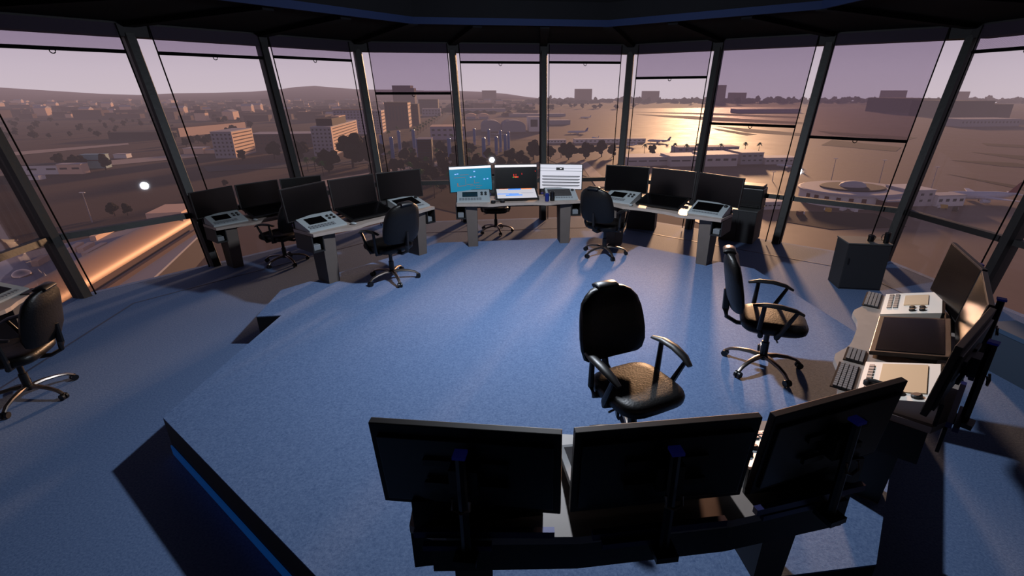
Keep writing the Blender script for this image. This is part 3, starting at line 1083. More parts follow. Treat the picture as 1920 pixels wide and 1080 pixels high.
# hills
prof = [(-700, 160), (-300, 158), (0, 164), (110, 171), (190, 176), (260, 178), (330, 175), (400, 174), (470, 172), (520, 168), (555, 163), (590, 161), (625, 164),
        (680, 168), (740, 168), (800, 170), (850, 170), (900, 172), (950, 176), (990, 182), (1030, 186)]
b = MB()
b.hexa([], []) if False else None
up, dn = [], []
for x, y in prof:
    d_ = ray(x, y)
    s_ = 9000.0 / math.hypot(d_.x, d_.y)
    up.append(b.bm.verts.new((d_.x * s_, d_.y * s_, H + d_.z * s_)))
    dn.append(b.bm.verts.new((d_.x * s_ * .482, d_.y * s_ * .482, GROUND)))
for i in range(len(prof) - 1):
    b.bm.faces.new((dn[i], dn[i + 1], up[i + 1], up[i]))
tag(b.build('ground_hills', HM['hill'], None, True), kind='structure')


# buildings
BLD = []


def building(label, x0, x1, yb, yt, depth, wall, roof='pale', front=None, side=None, yaw=None, group=None, name='building', plant=None):
    p0 = at(x0, yb)
    ya = YAW if yaw is None else yaw
    p1 = at(x1, yb)
    w = (p1 - p0).length
    h = ztop((x0 + x1) / 2, yb, yt) - GROUND
    BLD.append((p0 + Vector((math.cos(ya), math.sin(ya), 0)) * w / 2 + Vector((-math.sin(ya), math.cos(ya), 0)) * depth / 2, max(w, depth) * .6))
    root = empty(name, p0, ya, label, 'building', group)
    MB().bx(0, w, 0, depth, -.5, h).build('walls', HM[wall], root)
    MB().bx(-.3, w + .3, -.3, depth + .3, h, h + max(.5, h * .02)).build('roof', HM[roof], root)
    if front:
        cols, rows, fx, fz = front
        dx, dz = w / cols, h / (rows + .6)
        for i in range(cols):
            for j in range(rows):
                cx, cz = (i + .5) * dx, h - (j + .65) * dz
                MB().bx(cx - dx * fx / 2, cx + dx * fx / 2, -.12, .05, cz - dz * fz / 2, cz + dz * fz / 2).build('window', HM['pane'], root)
    if side:
        rows, mt = side
        MB().bx(w, w + .15, .3, depth - .3, h * .04, h * .99).build('sun_painted_side', HM['tan'], root)  # sunlight painted as a lighter tan sheet over this wall
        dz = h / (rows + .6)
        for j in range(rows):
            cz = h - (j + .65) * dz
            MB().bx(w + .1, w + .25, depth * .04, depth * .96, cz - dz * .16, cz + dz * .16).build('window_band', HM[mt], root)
    if plant:
        MB().bx(w * .15, w * .95, depth * .1, depth * .6, h + .4, h + plant).build('roof_plant', HM['bdark'], root)
        MB().bx(w * .55, w * .95, depth * .35, depth * .6, h + plant, h + plant + 1.0).build('plant_cap', HM['tan'], root)
    return root


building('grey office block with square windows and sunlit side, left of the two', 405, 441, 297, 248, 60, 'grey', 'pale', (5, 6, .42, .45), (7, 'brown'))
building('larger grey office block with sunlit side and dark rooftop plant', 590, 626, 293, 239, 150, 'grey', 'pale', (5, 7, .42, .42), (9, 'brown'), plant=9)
building('long grey slab block behind the larger office block', 630, 695, 252, 207, 40, 'lilac', 'brown', (11, 8, .5, .42), None)
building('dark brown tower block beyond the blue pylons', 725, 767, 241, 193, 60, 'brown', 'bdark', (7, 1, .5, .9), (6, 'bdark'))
building('brown block right beside the dark tower block', 769, 786, 236, 196, 40, 'brown', 'bdark', (3, 6, .6, .3), None)
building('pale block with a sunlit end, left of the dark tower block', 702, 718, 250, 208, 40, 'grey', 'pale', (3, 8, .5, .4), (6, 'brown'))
building('wide dark hotel block far along the palm avenue', 786, 822, 212, 187, 60, 'bdark', 'bdark', (8, 4, .5, .4), None)
building('low arched pale hall at the end of the avenue', 792, 826, 218, 204, 40, 'grey', 'pale', (6, 2, .5, .5), None)
building('square hazy tower high on the skyline over the half lowered blind', 739, 772, 205, 161, 120, 'brown', 'brown', None, None)
building('low step beside the square hazy skyline tower', 773, 779, 205, 166, 90, 'brown', 'brown', None, None)
building('hazy flat block on the skyline beside the central post', 905, 931, 191, 170, 110, 'brown', 'brown', None, None)
building('hazy square block on the skyline above the list screen', 1083, 1110, 191, 167, 110, 'brown', 'brown', None, None)
building('hazy low square block on the skyline left of the glint', 1212, 1236, 191, 171, 110, 'brown', 'brown', None, None)
building('thin tall hazy tower on the skyline right of the glint', 1346, 1359, 193, 160, 80, 'brown', 'brown', None, None)
building('low hazy block right of the thin tall skyline tower', 1376, 1399, 192, 174, 90, 'brown', 'brown', None, None)
building('hazy block on the skyline behind the lowest blind', 1667, 1699, 193, 170, 90, 'brown', 'brown', None, None)
building('hazy block on the skyline right of the big window post', 1800, 1815, 193, 172, 90, 'brown', 'brown', None, None)
building('huge dark hangar block across the airfield, behind the lowest blind', 1686, 1765, 212, 185, 160, 'bdark', 'bdark', None, None)
building('huge stepped dark hangar block at far right of the airfield', 1790, 1865, 222, 190, 160, 'bdark', 'bdark', None, None)
building('lower dark annex of the far right hangar block', 1866, 1896, 222, 196, 140, 'bdark', 'bdark', None, None)
building('long pale freight shed along the far right airfield edge', 1800, 1925, 238, 224, 60, 'grey', 'pale', (16, 1, .4, .4), None)
building('long grey freight shed left of the lowest blind cable', 1385, 1510, 212, 205, 60, 'lilac', 'pale', None, None)
building('long low dark warehouse in the brown fields at left', 205, 305, 262, 249, 40, 'bdark', 'bdark', None, None)
q0, q1 = at(338, 257), at(462, 243)
dv_ = (q1 - q0)
ln_ = dv_.length
ya_ = math.atan2(dv_.y, dv_.x) - PI / 2
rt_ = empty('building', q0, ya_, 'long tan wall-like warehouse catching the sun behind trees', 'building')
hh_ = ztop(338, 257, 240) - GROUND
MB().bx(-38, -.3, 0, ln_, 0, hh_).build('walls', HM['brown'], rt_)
MB().bx(-.3, 0, 0, ln_, 0, hh_ - .3).build('sun_painted_side', HM['tan'], rt_)  # sun side painted lighter tan than the other walls
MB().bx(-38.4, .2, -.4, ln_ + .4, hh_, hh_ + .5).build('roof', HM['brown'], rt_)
BLD.append((q0.lerp(q1, .5), 30))
building('long brown office range left of the larger office block', 472, 592, 276, 252, 40, 'brown', 'pale', (16, 3, .55, .4), None)
building('flat pale store sheds beside the road at left', 345, 380, 289, 279, 20, 'tan', 'pale', None, None)
building('low tan shed right of the flat pale store sheds', 384, 402, 288, 282, 14, 'tan', 'pale', None, None)
building('long white shed with a pale gable and two dark openings', 45, 110, 328, 311, 16, 'white', 'asphalt', (2, 1, .5, .3), None)
building('pale gabled front of the long white shed', 111, 152, 327, 309, 10, 'tan', 'pale', (2, 1, .6, .3), None)
building('teal sheet metal hangar between three dark trees', 157, 196, 316, 291, 9, 'teal', 'teal', (1, 1, .5, .14), None)
building('small pale hut right of the teal hangar', 214, 236, 297, 290, 10, 'white', 'pale', None, None)
building('small white hut at the far left road', 55, 72, 338, 331, 8, 'white', 'pale', None, None)
building('lilac terminal hall behind the blue pylons', 808, 872, 262, 238, 50, 'lilac', 'tan', (6, 2, .5, .4), None)
building('tall white tail dock beside the central window post', 992, 1030, 247, 220, 40, 'white', 'pale', (2, 1, .7, .8), None)
building('low grey cargo shed on the airfield right of the central post', 1032, 1070, 234, 226, 40, 'grey', 'pale', None, None)
building('long grey shed line far behind the hangars', 955, 1062, 219, 214, 50, 'grey', 'pale', None, None)
building('pale flat warehouse behind the tan domed hangars', 860, 948, 210, 204, 50, 'grey', 'pale', None, None)
building('dark louvred block in front of the lilac terminal hall', 786, 812, 316, 262, 22, 'bdark', 'grey', (1, 10, .95, .3), None)
building('pale strip concourse on the airfield, left one', 1026, 1062, 269, 263, 14, 'white', 'pale', (6, 1, .5, .4), None)
building('pale strip concourse running past the window posts', 1078, 1215, 269, 262, 16, 'white', 'pale', (16, 1, .5, .4), None)
building('long pale terminal front above the dark monitors', 1176, 1255, 312, 296, 30, 'pale', 'white', (4, 1, .8, .22), None)
building('long pale terminal middle part with a dark window band', 1256, 1318, 313, 294, 30, 'pale', 'white', (3, 1, .8, .22), None)
building('pale terminal part right of the post with two dark bays', 1322, 1385, 313, 291, 34, 'pale', 'white', (4, 1, .6, .3), None)
building('pale terminal block with rooftop boxes near the low blind', 1388, 1432, 309, 287, 30, 'grey', 'pale', (4, 2, .5, .3), None)
building('low pale pier at the right end of the long terminal', 1434, 1500, 309, 297, 20, 'pale', 'white', (7, 1, .5, .4), None)
building('lilac roofed hall with upturned eaves behind palms', 1270, 1392, 287, 277, 22, 'lilac', 'lilac', (10, 1, .5, .4), None)
building('low pale wing in front of the round satellite terminal', 1430, 1474, 394, 380, 12, 'pale', 'white', (5, 1, .7, .25), None)
building('pale connector block right of the round satellite terminal', 1700, 1752, 388, 358, 22, 'pale', 'white', (3, 2, .35, .35), None)
building('pale boarding pier reaching out to the parked airliner', 1754, 1812, 388, 368, 10, 'white', 'pale', (4, 1, .5, .4), None)


def vaulted(label, x0, x1, yb, yt, depth, mt, ribs=10):
    p0, p1 = at(x0, yb), at(x1, yb)
    w, h = (p1 - p0).length, ztop((x0 + x1) / 2, yb, yt) - GROUND
    root = empty('hangar', p0, YAW, label, 'hangar')
    pts = [(w * (.5 - .5 * math.cos(PI * i / ribs)), h * (.45 + .55 * math.sin(PI * i / ribs))) for i in range(ribs + 1)]
    f = [(0, 0)] + pts + [(w, 0)]
    MB().hexa([(x, 0, z) for x, z in f], [(x, depth, z) for x, z in f]).build('shell', HM[mt], root)
    MB().bx(w * .12, w * .88, -.3, .1, 0, h * .42).build('sliding_door', HM['grey'], root)
    return root


vaulted('grey arched hangar behind the blue pylons, left of the pair', 903, 940, 247, 226, 60, 'grey')
vaulted('grey arched hangar behind the blue pylons, right of the pair', 942, 986, 248, 226, 60, 'grey')
vaulted('tan domed hangar, left of the tan pair', 872, 894, 223, 213, 40, 'tan')
vaulted('tan domed hangar, right of the tan pair', 896, 918, 223, 213, 40, 'tan')

# round satellite terminal
c = at(1592, 377)
st = empty('satellite_terminal', c, YAW, 'round pale satellite terminal with a dark roof garden and dome', 'terminal')
rx, ry, hh = 37, 30, 8.5


def ell(k_, z_, n=40):
    return [(rx * k_ * math.cos(2 * PI * i / n), ry * k_ * math.sin(2 * PI * i / n), z_) for i in range(n)]


MB().rings([ell(.96, 0), ell(.96, hh)]).build('drum_wall', HM['white'], st)
MB().rings([ell(1.0, hh), ell(1.0, hh + 1), ell(.96, hh + 1.4)]).build('roof', HM['pale'], st)
MB().rings([ell(.60, hh + 1.4), ell(.60, hh + 2.2), ell(.57, hh + 2.4)]).build('roof_garden', HM['bdark'], st)
b = MB()
b.rings([ell(.25, hh + 2.4), ell(.23, hh + 4), ell(.15, hh + 5.4), ell(.04, hh + 6)]).build('dome', HM['pale'], st, True)
MB().bx(-4, 11, -ry - 8, -ry + 6, 0, hh - 1).build('entrance_block', HM['red'], st)
MB().bx(-5, 12, -ry - 9, -ry + 6, hh - 1, hh).build('entrance_roof', HM['pale'], st)
for i in range(14):
    t = PI + PI * (i + .5) / 14
    if 4.5 < t < 5.15:
        continue
    MB().box((rx * .965 * math.cos(t), ry * .965 * math.sin(t), 4.6), (2.6, 1.0, 5.2), Matrix.Rotation(math.atan2(math.sin(t) / ry, math.cos(t) / rx) + PI / 2, 4, 'Z')).build('window', HM['red'], st)

# vaulted terminal at lower left, below the tower
zr = -61.0
tb = empty('terminal_building', at(240, 500, zr), 0, 'flat roofed terminal with a long golden barrel vault, below the left windows', 'terminal')
org = tb.location.copy()
inv = Matrix.Translation(-org)
slab = [at(x, y, zr) for x, y in ((-260, 560), (60, 470), (230, 432), (345, 400), (362, 415), (374, 440), (310, 500), (222, 580), (60, 720), (-300, 720))]
MB().hexa([Vector((p.x, p.y, GROUND)) for p in slab], [p - Vector((0, 0, .8)) for p in slab]).xf(inv).build('lower_walls', HM['bdark'], tb)
MB().hexa([p - Vector((0, 0, .8)) for p in slab], slab).xf(inv).build('flat_roof', HM['grey'], tb)
A_, B_ = at(96, 570, zr), at(331, 430, zr)
A_ = A_ + (A_ - B_) * .6
ax = (B_ - A_).normalized()
nx = Vector((ax.y, -ax.x, 0))
n_ = 14
RW, RHh = 8.0, 4.6
b = MB()
arc = [(RW * math.cos(PI * i / n_), 3.2 + RHh * math.sin(PI * i / n_)) for i in range(n_ + 1)]
f = [(RW, 2.9)] + arc + [(-RW, 2.9)]
b.hexa([A_ + nx * u_ + Vector((0, 0, z_)) for u_, z_ in f], [B_ + nx * u_ + Vector((0, 0, z_)) for u_, z_ in f]).xf(inv).build('barrel_vault', HM['gold'], tb, True)
q = RW * .97
MB().hexa([A_ + nx * q, A_ - nx * q, B_ - nx * q, B_ + nx * q], [p + Vector((0, 0, 3.1)) for p in (A_ + nx * q, A_ - nx * q, B_ - nx * q, B_ + nx * q)]).xf(inv).build('clerestory_wall', HM['brown'], tb)
for o_ in (RW + 3.0,):
    a0, a1 = A_ + nx * o_, B_ + nx * o_
    MB().hexa([a0, a1, a1 + nx * 1.4, a0 + nx * 1.4], [p + Vector((0, 0, 1.6)) for p in (a0, a1, a1 + nx * 1.4, a0 + nx * 1.4)]).xf(inv).build('roof_curb', HM['brown'], tb)
for x0, y0, x1, y1 in ((130, 474, 148, 463), (146, 475, 168, 463), (155, 484, 192, 464), (60, 500, 82, 488), (170, 452, 205, 434)):
    a0, a1 = at(x0, y0, zr), at(x1, y1, zr)
    e_ = nx * 2.4
    MB().hexa([a0, a1, a1 + e_, a0 + e_], [p + Vector((0, 0, 2.2)) for p in (a0, a1, a1 + e_, a0 + e_)]).xf(inv).build('roof_unit', HM['tan'], tb)
dm = at(42, 517, zr)
MB().ico((0, 0, 0), 3.0, 3, (1, 1, .8)).xf(Matrix.Translation(dm - org)).build('polished_dome', HM['sheen'], tb, True)
e0 = at(335, 430, zr)
MB().bx(-7, 14, -6, 9, 0, 10).xf(Matrix.Translation(e0 - org) @ Matrix.Rotation(math.atan2(ax.y, ax.x), 4, 'Z')).build('end_pavilion', HM['tan'], tb)

# blue pylons
def pylon(px, yb, yt, wpx, lab):
    p = at(px, yb)
    h = ztop(px, yb, yt) - GROUND
    r_ = wpx * p.length / 950 / 2
    root = empty('glass_pylon', p, YAW, lab, 'pylon', 'blue glass pylons at the airport entrance')
    MB().lathe([(r_ * 1.05, 0), (r_ * 1.05, h * .22)], 12).build('base', HM['lilac'], root)
    MB().lathe([(r_, h * .22), (r_, h * .97), (r_ * .8, h)], 12).build('shaft', HM['steelblue'], root)


PY_ = [(718, 291, 253, 7), (738, 306, 257, 7), (751, 288, 245, 6), (778, 286, 243, 6), (785, 295, 260, 6), (844, 303, 259, 7), (890, 272, 241, 5),
       (908, 300, 258, 7), (917, 272, 242, 5), (931, 290, 256, 6), (939, 285, 244, 5), (948, 290, 252, 6), (954, 287, 247, 5)]
PL_ = ['leftmost blue pylon, beside the fourth window post', 'second blue pylon from the left, standing lowest', 'third blue pylon from the left', 'tall blue pylon left of the dark louvred block',
       'short blue pylon touching the dark louvred block', 'blue pylon standing alone just left of the teal screen', 'slim distant blue pylon right of the fifth post',
       'leftmost broad pylon of the right hand cluster', 'slim tall pylon behind the right hand cluster', 'short pylon in the middle of the right hand cluster',
       'slim pylon right of the short one in the cluster', 'broad pylon next to the last in the cluster', 'rightmost blue pylon of the cluster']
for q_, lab in zip(PY_, PL_):
    pylon(*q_, lab)


# trees
def make_tree(seed, n, spread, hgt):
    rnd = random.Random(seed)
    random.seed(seed)
    root = empty('tree', (0, 0, 0), 0, 'x', 'tree')
    b = MB()
    for i in range(n):
        t = rnd.uniform(0, 2 * PI)
        r_ = rnd.uniform(0, spread)
        z_ = hgt * rnd.uniform(.26, .86)
        k_ = 1.0 - abs(z_ / hgt - .48) * .8
        b.ico((r_ * k_ * math.cos(t), r_ * k_ * math.sin(t), z_), hgt * rnd.uniform(.13, .22), 2, (1, 1, .85), .16)
    b.build('foliage', HM['leaf'], root)
    MB().tube([(0, 0, 0), (.1, 0, hgt * .3), (0, .1, hgt * .6)], [hgt * .035, hgt * .028, hgt * .015], 7).build('trunk', HM['bark'], root)
    return root


def make_palm():
    root = empty('palm_tree', (0, 0, 0), 0, 'x', 'palm')
    b = MB()
    rnd = random.Random(4)
    for i in range(16):
        t = i * 2 * PI / 16 + rnd.uniform(-.1, .1)
        el = rnd.uniform(-.1, .7)
        pts = []
        for j in range(5):
            s_ = j / 4
            r_ = 3.0 * s_
            pts.append(Vector((r_ * math.cos(t), r_ * math.sin(t), 9 + 2.0 * el * s_ * 2 - 2.4 * s_ * s_)))
        for j in range(4):
            wv = Vector((-math.sin(t), math.cos(t), 0)) * (.55 * (1 - abs(j - 1) * .2))
            w2 = Vector((-math.sin(t), math.cos(t), 0)) * (.55 * (1 - abs(j) * .22))
            b.poly([pts[j] - wv, pts[j] + wv, pts[j + 1] + w2, pts[j + 1] - w2])
    b.ico((0, 0, 9), 1.3, 2, (1, 1, .8), .2)
    b.build('fronds', HM['green'], root)
    MB().tube([(0, 0, 0), (.15, 0, 4.5), (0, 0, 9)], [.32, .22, .2], 7).build('trunk', HM['bark'], root)
    return root


T_ = [make_tree(1, 22, 3.6, 10), make_tree(2, 20, 2.9, 10), make_tree(3, 26, 4.5, 10)]
PALM = make_palm()
used_t = set()


SPOTS = list(BLD)


def clear(p, r_):
    for q, qr in SPOTS:
        if (q.x - p.x) ** 2 + (q.y - p.y) ** 2 < (r_ + qr) ** 2:
            return False
    SPOTS.append((p, r_))
    return True


def plant(kind, px, py, hm, lab, group, force=True):
    p = at(px, py)
    if not clear(p, hm * (.3 if force else .5)) and not force:
        return
    src = PALM if kind == 'p' else T_[kind]
    if src.name in used_t:
        o = copy_tree(src)
    else:
        used_t.add(src.name)
        o = src
    o.location = p
    o.rotation_euler = (0, 0, random.uniform(0, 6))
    s_ = hm / 10.0
    o.scale = (s_, s_, s_)
    o['label'] = lab
    if group:
        o['group'] = group


for kd, px, py, h_, lab in ((0, 113, 311, 13, 'dark tree left of the teal hangar'), (2, 146, 319, 15, 'dark tree against the left edge of the teal hangar'), (1, 199, 319, 16, 'dark tree at the right end of the teal hangar'),
                            (1, 216, 405, 9, 'slim dark tree by the terminal roof at left'), (1, 240, 404, 8, 'second slim dark tree by the terminal roof at left'),
                            (2, 617, 324, 22, 'round dark tree in front of the larger office block'), (0, 662, 314, 34, 'big dark tree clump left of the fourth post'),
                            (2, 694, 308, 31, 'big dark tree touching the fourth window post'), (0, 655, 296, 12, 'small tree at the foot of the sunlit office side'),
                            (1, 515, 298, 20, 'dark tree before the brown office range, left one'), (2, 562, 302, 22, 'dark tree before the brown office range, right of the post'),
                            (0, 455, 301, 12, 'tree at the foot of the smaller sunlit office block'), (0, 1000, 300, 22, 'tall dark tree just left of the central post'),
                            (0, 1032, 298, 15, 'dark tree just right of the central post'), (2, 1066, 300, 20, 'round dark tree above the list screen, left one'),
                            (2, 1098, 298, 19, 'round dark tree above the list screen, right one'), (1, 1128, 294, 20, 'dark tree above the gap between two consoles'),
                            (1, 1148, 295, 16, 'dark tree touching the seventh window post'), (0, 1222, 292, 13, 'dark tree before the golden airfield glare'),
                            (1, 424, 350, 6, 'small dark bush over the lower rear left console')):
    plant(kd, px, py, h_, lab, None)
for i, (px, py, h_) in enumerate(((700, 330, 12), (760, 305, 16), (775, 318, 14), (830, 318, 18), (825, 288, 16), (862, 300, 18), (872, 318, 14), (895, 318, 16), (960, 306, 16),
                                  (975, 310, 15), (850, 335, 12), (740, 325, 14), (815, 340, 12), (800, 335, 14), (870, 285, 14), (885, 290, 14), (925, 312, 14), (712, 312, 13), (725, 338, 11), (752, 322, 12), (788, 326, 12), (836, 330, 13), (856, 324, 14), (836, 295, 14), (905, 322, 14), (940, 318, 13), (958, 322, 12), (915, 300, 13), (772, 298, 13), (760, 282, 12), (800, 352, 10), (828, 360, 10), (855, 310, 13), (986, 316, 12), (700, 345, 10))):
    plant(i % 3, px, py, h_, 'brown tree among the blue pylons and palms of the entrance', 'trees among the blue pylons')
for i, (px, py) in enumerate(((350, 275), (372, 268), (395, 266), (405, 262), (428, 256), (438, 250), (470, 240), (455, 243), (385, 272), (362, 270))):
    plant(i % 3, px, py, 12 if px < 420 else 15, 'dark tree in the row before the long tan warehouse', 'trees before the long tan warehouse')
for i, (px, py) in enumerate(((578, 322), (592, 321), (607, 330), (585, 268), (700, 268), (730, 262), (745, 252))):
    plant('p', px, py, 14, 'green palm near the larger office block', 'palms near the larger office block')
for i, (px, py) in enumerate(((800, 318), (770, 330), (862, 272), (848, 268), (820, 300), (880, 300), (897, 310), (953, 304), (978, 304), (843, 352), (815, 372), (733, 305), (770, 300), (920, 310), (880, 318), (790, 345))):
    plant('p', px, py, 13, 'green palm among the blue pylons', 'palms among the blue pylons')
for i, (px, py, lab) in enumerate(((1052, 296, 'green palm between two round trees above the list screen'), (1208, 290, 'green palm left of the dark tree in the glare'), (1264, 288, 'green palm before the lilac hall, left one'),
                                   (1286, 290, 'green palm before the lilac hall, beside the bright glint'), (1306, 289, 'green palm before the lilac hall, touching the post'), (1350, 289, 'green palm before the lilac hall, right of the post'),
                                   (1396, 286, 'green palm at the right end of the lilac hall'), (1422, 287, 'green palm standing alone right of the lilac hall'))):
    plant('p', px, py, 13, lab, None)
for i in range(26):
    t = i / 25
    px, py = 772 + 70 * t + (i % 2) * 9 * (1 - t * .6), 256 - 48 * t
    plant('p', px, py, 12, 'palm in the double row of the long avenue', 'palms along the avenue')
rnd = random.Random(11)
for i in range(50):
    px, py = rnd.uniform(0, 330), rnd.uniform(226, 262)
    plant(i % 3, px, py, rnd.uniform(7, 12), 'dark tree scattered over the brown fields at left', 'trees scattered over the brown fields', False)
for i in range(105):
    px, py = rnd.uniform(1000, 1925), rnd.uniform(188.5, 196)
    plant(i % 3, px, py, rnd.uniform(16, 40), 'hazy tree on the skyline across the airfield', 'trees on the skyline', False)
for i in range(45):
    px, py = rnd.uniform(860, 1190), rnd.uniform(194, 207)
    plant(i % 3, px, py, rnd.uniform(12, 22), 'hazy brown tree in the belt behind the airfield', 'trees in the belt behind the airfield', False)
for i in range(36):
    px, py = rnd.uniform(260, 700), rnd.uniform(198, 245)
    plant(i % 3, px, py, rnd.uniform(9, 15), 'brown tree between the houses of the hazy city', 'trees between the city houses', False)

b = MB()
for i in range(420):
    px = rnd.uniform(990, 1940)
    p = at(px, rnd.uniform(187.5, 194))
    b.ico((p.x, p.y, GROUND + rnd.uniform(2, 9)), rnd.uniform(9, 22), 1, (1.5, 1, .75), .25)
for i in range(300):
    p = at(rnd.uniform(-20, 1000), rnd.uniform(194, 214))
    b.ico((p.x, p.y, GROUND + 3), rnd.uniform(6, 13), 1, (1.6, 1, .7), .25)
tag(b.build('scrub', HM['leaf']), 'hazy belt of scrub and bushes along the skyline', 'bushes', kind='stuff')
b = MB()
for i in range(650):
    px = rnd.uniform(-20, 730) if i < 560 else rnd.uniform(865, 1000)
    p = at(px, 191 + 28 * rnd.random() ** 1.7)
    k_ = rnd.uniform(5, 14)
    b.box((p.x, p.y, GROUND + k_ * .4), (k_ * rnd.uniform(1, 2.6), k_ * 1.4, k_ * .9), Matrix.Rotation(YAW + rnd.choice((0, .3, .8)), 4, 'Z'))
tag(b.build('city_blocks', HM['tan2']), 'countless tiny houses of the hazy city below the hills', 'houses', kind='stuff')

# the hazy city
HP = []
for j, (wl, rf) in enumerate((('tan', 'brown'), ('brown', 'bdark'), ('tan', 'pale'), ('brown', 'brown'))):
    root = empty('city_house', (0, 0, 0), 0, 'x', 'house', 'houses of the hazy city')
    w_, d_, h_ = ((16, 12, 9), (30, 14, 12), (22, 16, 14), (44, 20, 10))[j]
    MB().bx(-w_ / 2, w_ / 2, 0, d_, 0, h_).build('walls', HM[wl], root)
    if j % 2 == 0:
        MB().hexa([(-w_ / 2 - .4, -.4, h_), (w_ / 2 + .4, -.4, h_), (w_ / 2 + .4, d_ + .4, h_), (-w_ / 2 - .4, d_ + .4, h_)],
                  [(-w_ / 2, d_ / 2 - .2, h_ + 3.5), (w_ / 2, d_ / 2 - .2, h_ + 3.5), (w_ / 2, d_ / 2 + .2, h_ + 3.5), (-w_ / 2, d_ / 2 + .2, h_ + 3.5)]).build('roof', HM[rf], root)
    else:
        MB().bx(-w_ / 2 - .3, w_ / 2 + .3, -.3, d_ + .3, h_, h_ + .7).build('roof', HM[rf], root)
    HP.append(root)
used_h = set()
for i in range(420):
    if i < 370:
        px = rnd.uniform(-10, 720)
        py = 192 + 36 * rnd.random() ** 1.4
        if px < 330:
            py = min(py, 222)
    else:
        px, py = rnd.uniform(870, 1000), rnd.uniform(193, 205)
    hp_ = at(px, py)
    if not clear(hp_, 24):
        continue
    src = HP[rnd.choice((0, 1, 1, 2, 3, 3))]
    if src.name in used_h:
        o = copy_tree(src)
    else:
        used_h.add(src.name)
        o = src
    o.location = hp_
    o.rotation_euler = (0, 0, YAW + rnd.choice((0, 0, .2, PI / 2, .6)))
    s_ = rnd.uniform(.8, 1.7)
    o.scale = (s_, s_, s_ * rnd.uniform(.8, 1.4))
    o['label'] = 'small house in the hazy city below the hills' if px < 800 else 'small house in the hazy belt beside the central post'
    o['group'] = 'houses of the hazy city' if px < 800 else 'houses of the belt beside the central post'


# aircraft and apron vehicles
def airliner(px, py, length, heading, tail, lab):
    root = empty('airliner', at(px, py), heading, lab, 'airplane')
    L_ = length
    r_ = L_ * .055
    cz = r_ * 1.7
    MB().tube([(-L_ / 2, 0, cz + r_ * .6), (-L_ * .36, 0, cz + r_ * .25), (-L_ * .2, 0, cz), (L_ * .3, 0, cz), (L_ * .42, 0, cz - r_ * .05), (L_ * .48, 0, cz - r_ * .2), (L_ / 2, 0, cz - r_ * .3)],
              [r_ * .15, r_ * .6, r_, r_, r_ * .85, r_ * .5, r_ * .1], 14).build('fuselage', HM['plane'], root, True)
    for s in (-1, 1):
        wg = MB().hexa([(L_ * .10, s * r_ * .6, cz - r_ * .5), (-L_ * .07, s * r_ * .6, cz - r_ * .5), (-L_ * .17, s * L_ * .46, cz + r_ * .2), (-L_ * .11, s * L_ * .46, cz + r_ * .2)],
                       [(L_ * .10, s * r_ * .6, cz - r_ * .1), (-L_ * .07, s * r_ * .6, cz - r_ * .1), (-L_ * .17, s * L_ * .46, cz + r_ * .3), (-L_ * .11, s * L_ * .46, cz + r_ * .3)]).build('wing', HM['plane'], root)
        MB().tube([(L_ * .09, s * L_ * .16, cz - r_ * .9), (-L_ * .01, s * L_ * .16, cz - r_ * .9)], r_ * .5, 10).build('engine', HM['plane'], wg, True)
        MB().hexa([(-L_ * .38, s * r_ * .3, cz + r_ * .4), (-L_ * .47, s * r_ * .3, cz + r_ * .4), (-L_ * .50, s * L_ * .16, cz + r_ * .5), (-L_ * .46, s * L_ * .16, cz + r_ * .5)],
                  [(-L_ * .38, s * r_ * .3, cz + r_ * .55), (-L_ * .47, s * r_ * .3, cz + r_ * .55), (-L_ * .50, s * L_ * .16, cz + r_ * .6), (-L_ * .46, s * L_ * .16, cz + r_ * .6)]).build('tailplane', HM['plane'], root)
    MB().hexa([(-L_ * .34, -r_ * .08, cz + r_ * .6), (-L_ * .47, -r_ * .08, cz + r_ * .6), (-L_ * .47, r_ * .08, cz + r_ * .6), (-L_ * .34, r_ * .08, cz + r_ * .6)],
              [(-L_ * .47, -r_ * .05, cz + r_ * 3.4), (-L_ * .53, -r_ * .05, cz + r_ * 3.4), (-L_ * .53, r_ * .05, cz + r_ * 3.4), (-L_ * .47, r_ * .05, cz + r_ * 3.4)]).build('tail_fin', HM[tail], root)
    b = MB()
    for x_, y_ in ((L_ * .36, 0), (-L_ * .05, r_ * 1.2), (-L_ * .05, -r_ * 1.2)):
        b.tube([(x_, y_, cz - r_ * .5), (x_, y_, .2)], r_ * .12, 6)
        b.tube([(x_, y_ - .3, .35), (x_, y_ + .3, .35)], .35, 8)
    b.build('landing_gear', HM['bdark'], root)


airliner(1083, 251, 38, PI + .15, 'tail', 'small white airliner with a blue tail on the golden apron')
airliner(1834, 379, 52, PI - .06, 'tailred', 'long airliner with a dark tail parked at the right pier')
airliner(936, 254, 30, PI / 2, 'plane', 'airliner with a white tail before the arched hangars')
airliner(1176, 275, 30, PI * .8, 'plane', 'airliner at the strip concourse right of the seventh post')
airliner(1235, 268, 34, PI * .9, 'tail', 'airliner with raised tail at the end of the strip concourse')
airliner(1116, 262, 26, PI * .6, 'plane', 'small airliner behind the strip concourse')
airliner(1098, 222, 30, PI, 'plane', 'distant grey airliner parked alone on the golden apron')
airliner(1478, 316, 26, PI * .7, 'plane', 'airliner nose in at the pale pier left of the big post')


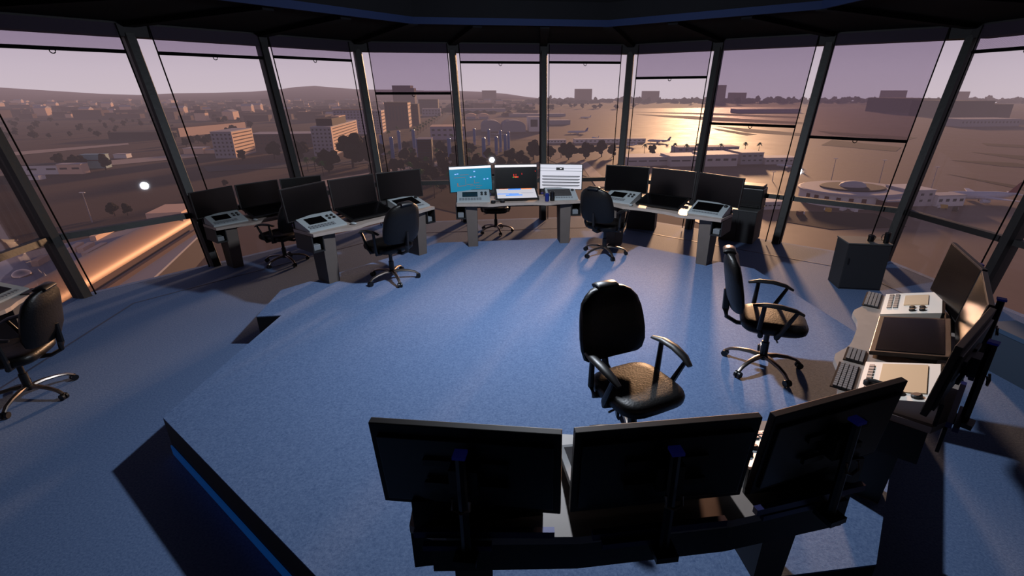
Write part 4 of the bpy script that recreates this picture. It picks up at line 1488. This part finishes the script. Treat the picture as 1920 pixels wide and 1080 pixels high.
def truck(px, py, m_, lab):
    root = empty('service_truck', at(px, py), random.uniform(0, 3), lab, 'truck', 'service trucks on the apron')
    MB().bx(-2.6, 1.2, -1.2, 1.2, .7, 3.0).build('cargo_box', HM[m_], root)
    MB().bx(1.3, 2.8, -1.1, 1.1, .7, 2.4).build('cab', HM['truckwhite'], root)
    b = MB()
    for x_ in (-1.7, 1.9):
        for y_ in (-1.1, 1.1):
            b.tube([(x_, y_ - .2, .5), (x_, y_ + .2, .5)], .5, 8)
    b.build('wheels', HM['bdark'], root)


for px, py, m_, lab in ((1551, 398, 'truck', 'yellow truck before the round satellite terminal'), (1580, 396, 'truckwhite', 'white truck beside the yellow one before the satellite terminal'), (1600, 398, 'truckwhite', 'rightmost white truck before the satellite terminal'),
                        (1655, 396, 'truck', 'yellow truck by the big window post'), (1766, 392, 'truck', 'yellow truck under the boarding pier'), (1790, 396, 'bdark', 'dark baggage cart row under the boarding pier'),
                        (1500, 404, 'red', 'red brown truck at the low pale wing'), (1062, 226, 'truckwhite', 'tiny white truck on the far apron')):
    truck(px, py, m_, lab)
for px, yb, yt, lab in ((173, 417, 361, 'thin light mast in the brown field at left'), (1557, 345, 297, 'light mast behind the satellite terminal, left one'), (1648, 344, 300, 'light mast behind the satellite terminal, beside the blind cable'),
                        (1744, 360, 313, 'light mast right of the big window post'), (1050, 226, 206, 'light mast on the golden apron near the central post'), (1448, 340, 322, 'short light mast left of the big post')):
    p = at(px, yb)
    h_ = ztop(px, yb, yt) - GROUND
    r__ = empty('light_mast', p, 0, lab, 'mast')
    MB().tube([(0, 0, 0), (0, 0, h_)], [.35, .2], 8).build('pole', HM['mast'], r__)
    MB().box((0, 0, h_), (3.2, .8, .5)).build('lamp_head', HM['white'], r__)
# ------------------------------------------------------------------ light, sky, camera
w = bpy.data.worlds.new('dusk_sky')
scene.world = w
w.use_nodes = True
N, L = w.node_tree.nodes, w.node_tree.links
bg = N['Background']
tc = N.new('ShaderNodeTexCoord')
sp = N.new('ShaderNodeSeparateXYZ')
L.new(tc.outputs['Generated'], sp.inputs[0])
cr = N.new('ShaderNodeValToRGB')
els = cr.color_ramp.elements
els[0].position = 0.0
els[0].color = lin((150, 130, 134))
els[1].position = 1.0
els[1].color = lin((60, 66, 96))
for p_, c_ in ((0.50, (208, 194, 202)), (0.515, (203, 189, 200)), (0.55, (178, 165, 182)), (0.62, (140, 130, 156))):
    e = els.new(p_)
    e.color = lin(c_)
mr = N.new('ShaderNodeMapRange')
mr.inputs['From Min'].default_value = -1
mr.inputs['From Max'].default_value = 1
L.new(sp.outputs['Z'], mr.inputs['Value'])
L.new(mr.outputs['Result'], cr.inputs['Fac'])
L.new(cr.outputs['Color'], bg.inputs['Color'])
bg.inputs['Strength'].default_value = 1.0


def lamp(name, kind, energy, color, loc=(0, 0, 0), direction=None, **kw):
    ld = bpy.data.lights.new(name, kind)
    ld.energy = energy
    ld.color = color
    for k_, v_ in kw.items():
        setattr(ld, k_, v_)
    o = bpy.data.objects.new(name, ld)
    COL.objects.link(o)
    o.location = loc
    if direction is not None:
        o.rotation_euler = Vector(direction).to_track_quat('-Z', 'Y').to_euler()
    return o


SUN_AZ, SUN_EL = R(18), R(8)
sd = Vector((math.sin(SUN_AZ) * math.cos(SUN_EL), math.cos(SUN_AZ) * math.cos(SUN_EL), math.sin(SUN_EL)))
lamp('sun', 'SUN', 5.2, (1.0, 0.58, 0.31), (0, 0, 50), -sd, angle=R(3.5))
lamp('ceiling_light', 'POINT', 660.0, (0.80, 0.88, 1.0), (0.12, 5.6, 3.78), shadow_soft_size=0.09)

cd = bpy.data.cameras.new('camera')
cam = bpy.data.objects.new('camera', cd)
COL.objects.link(cam)
cam.location = (0, 0, H)
cam.rotation_euler = (PI / 2 - PITCH, 0, 0)
cd.sensor_width = 36
cd.lens = F / 1920 * 36
cd.shift_x = -(PX - 960) / 1920
cd.clip_start = 0.05
cd.clip_end = 40000
scene.camera = cam
scene.view_settings.view_transform = 'Standard'
scene.view_settings.look = 'None'
scene.view_settings.exposure = 0
scene.view_settings.gamma = 1
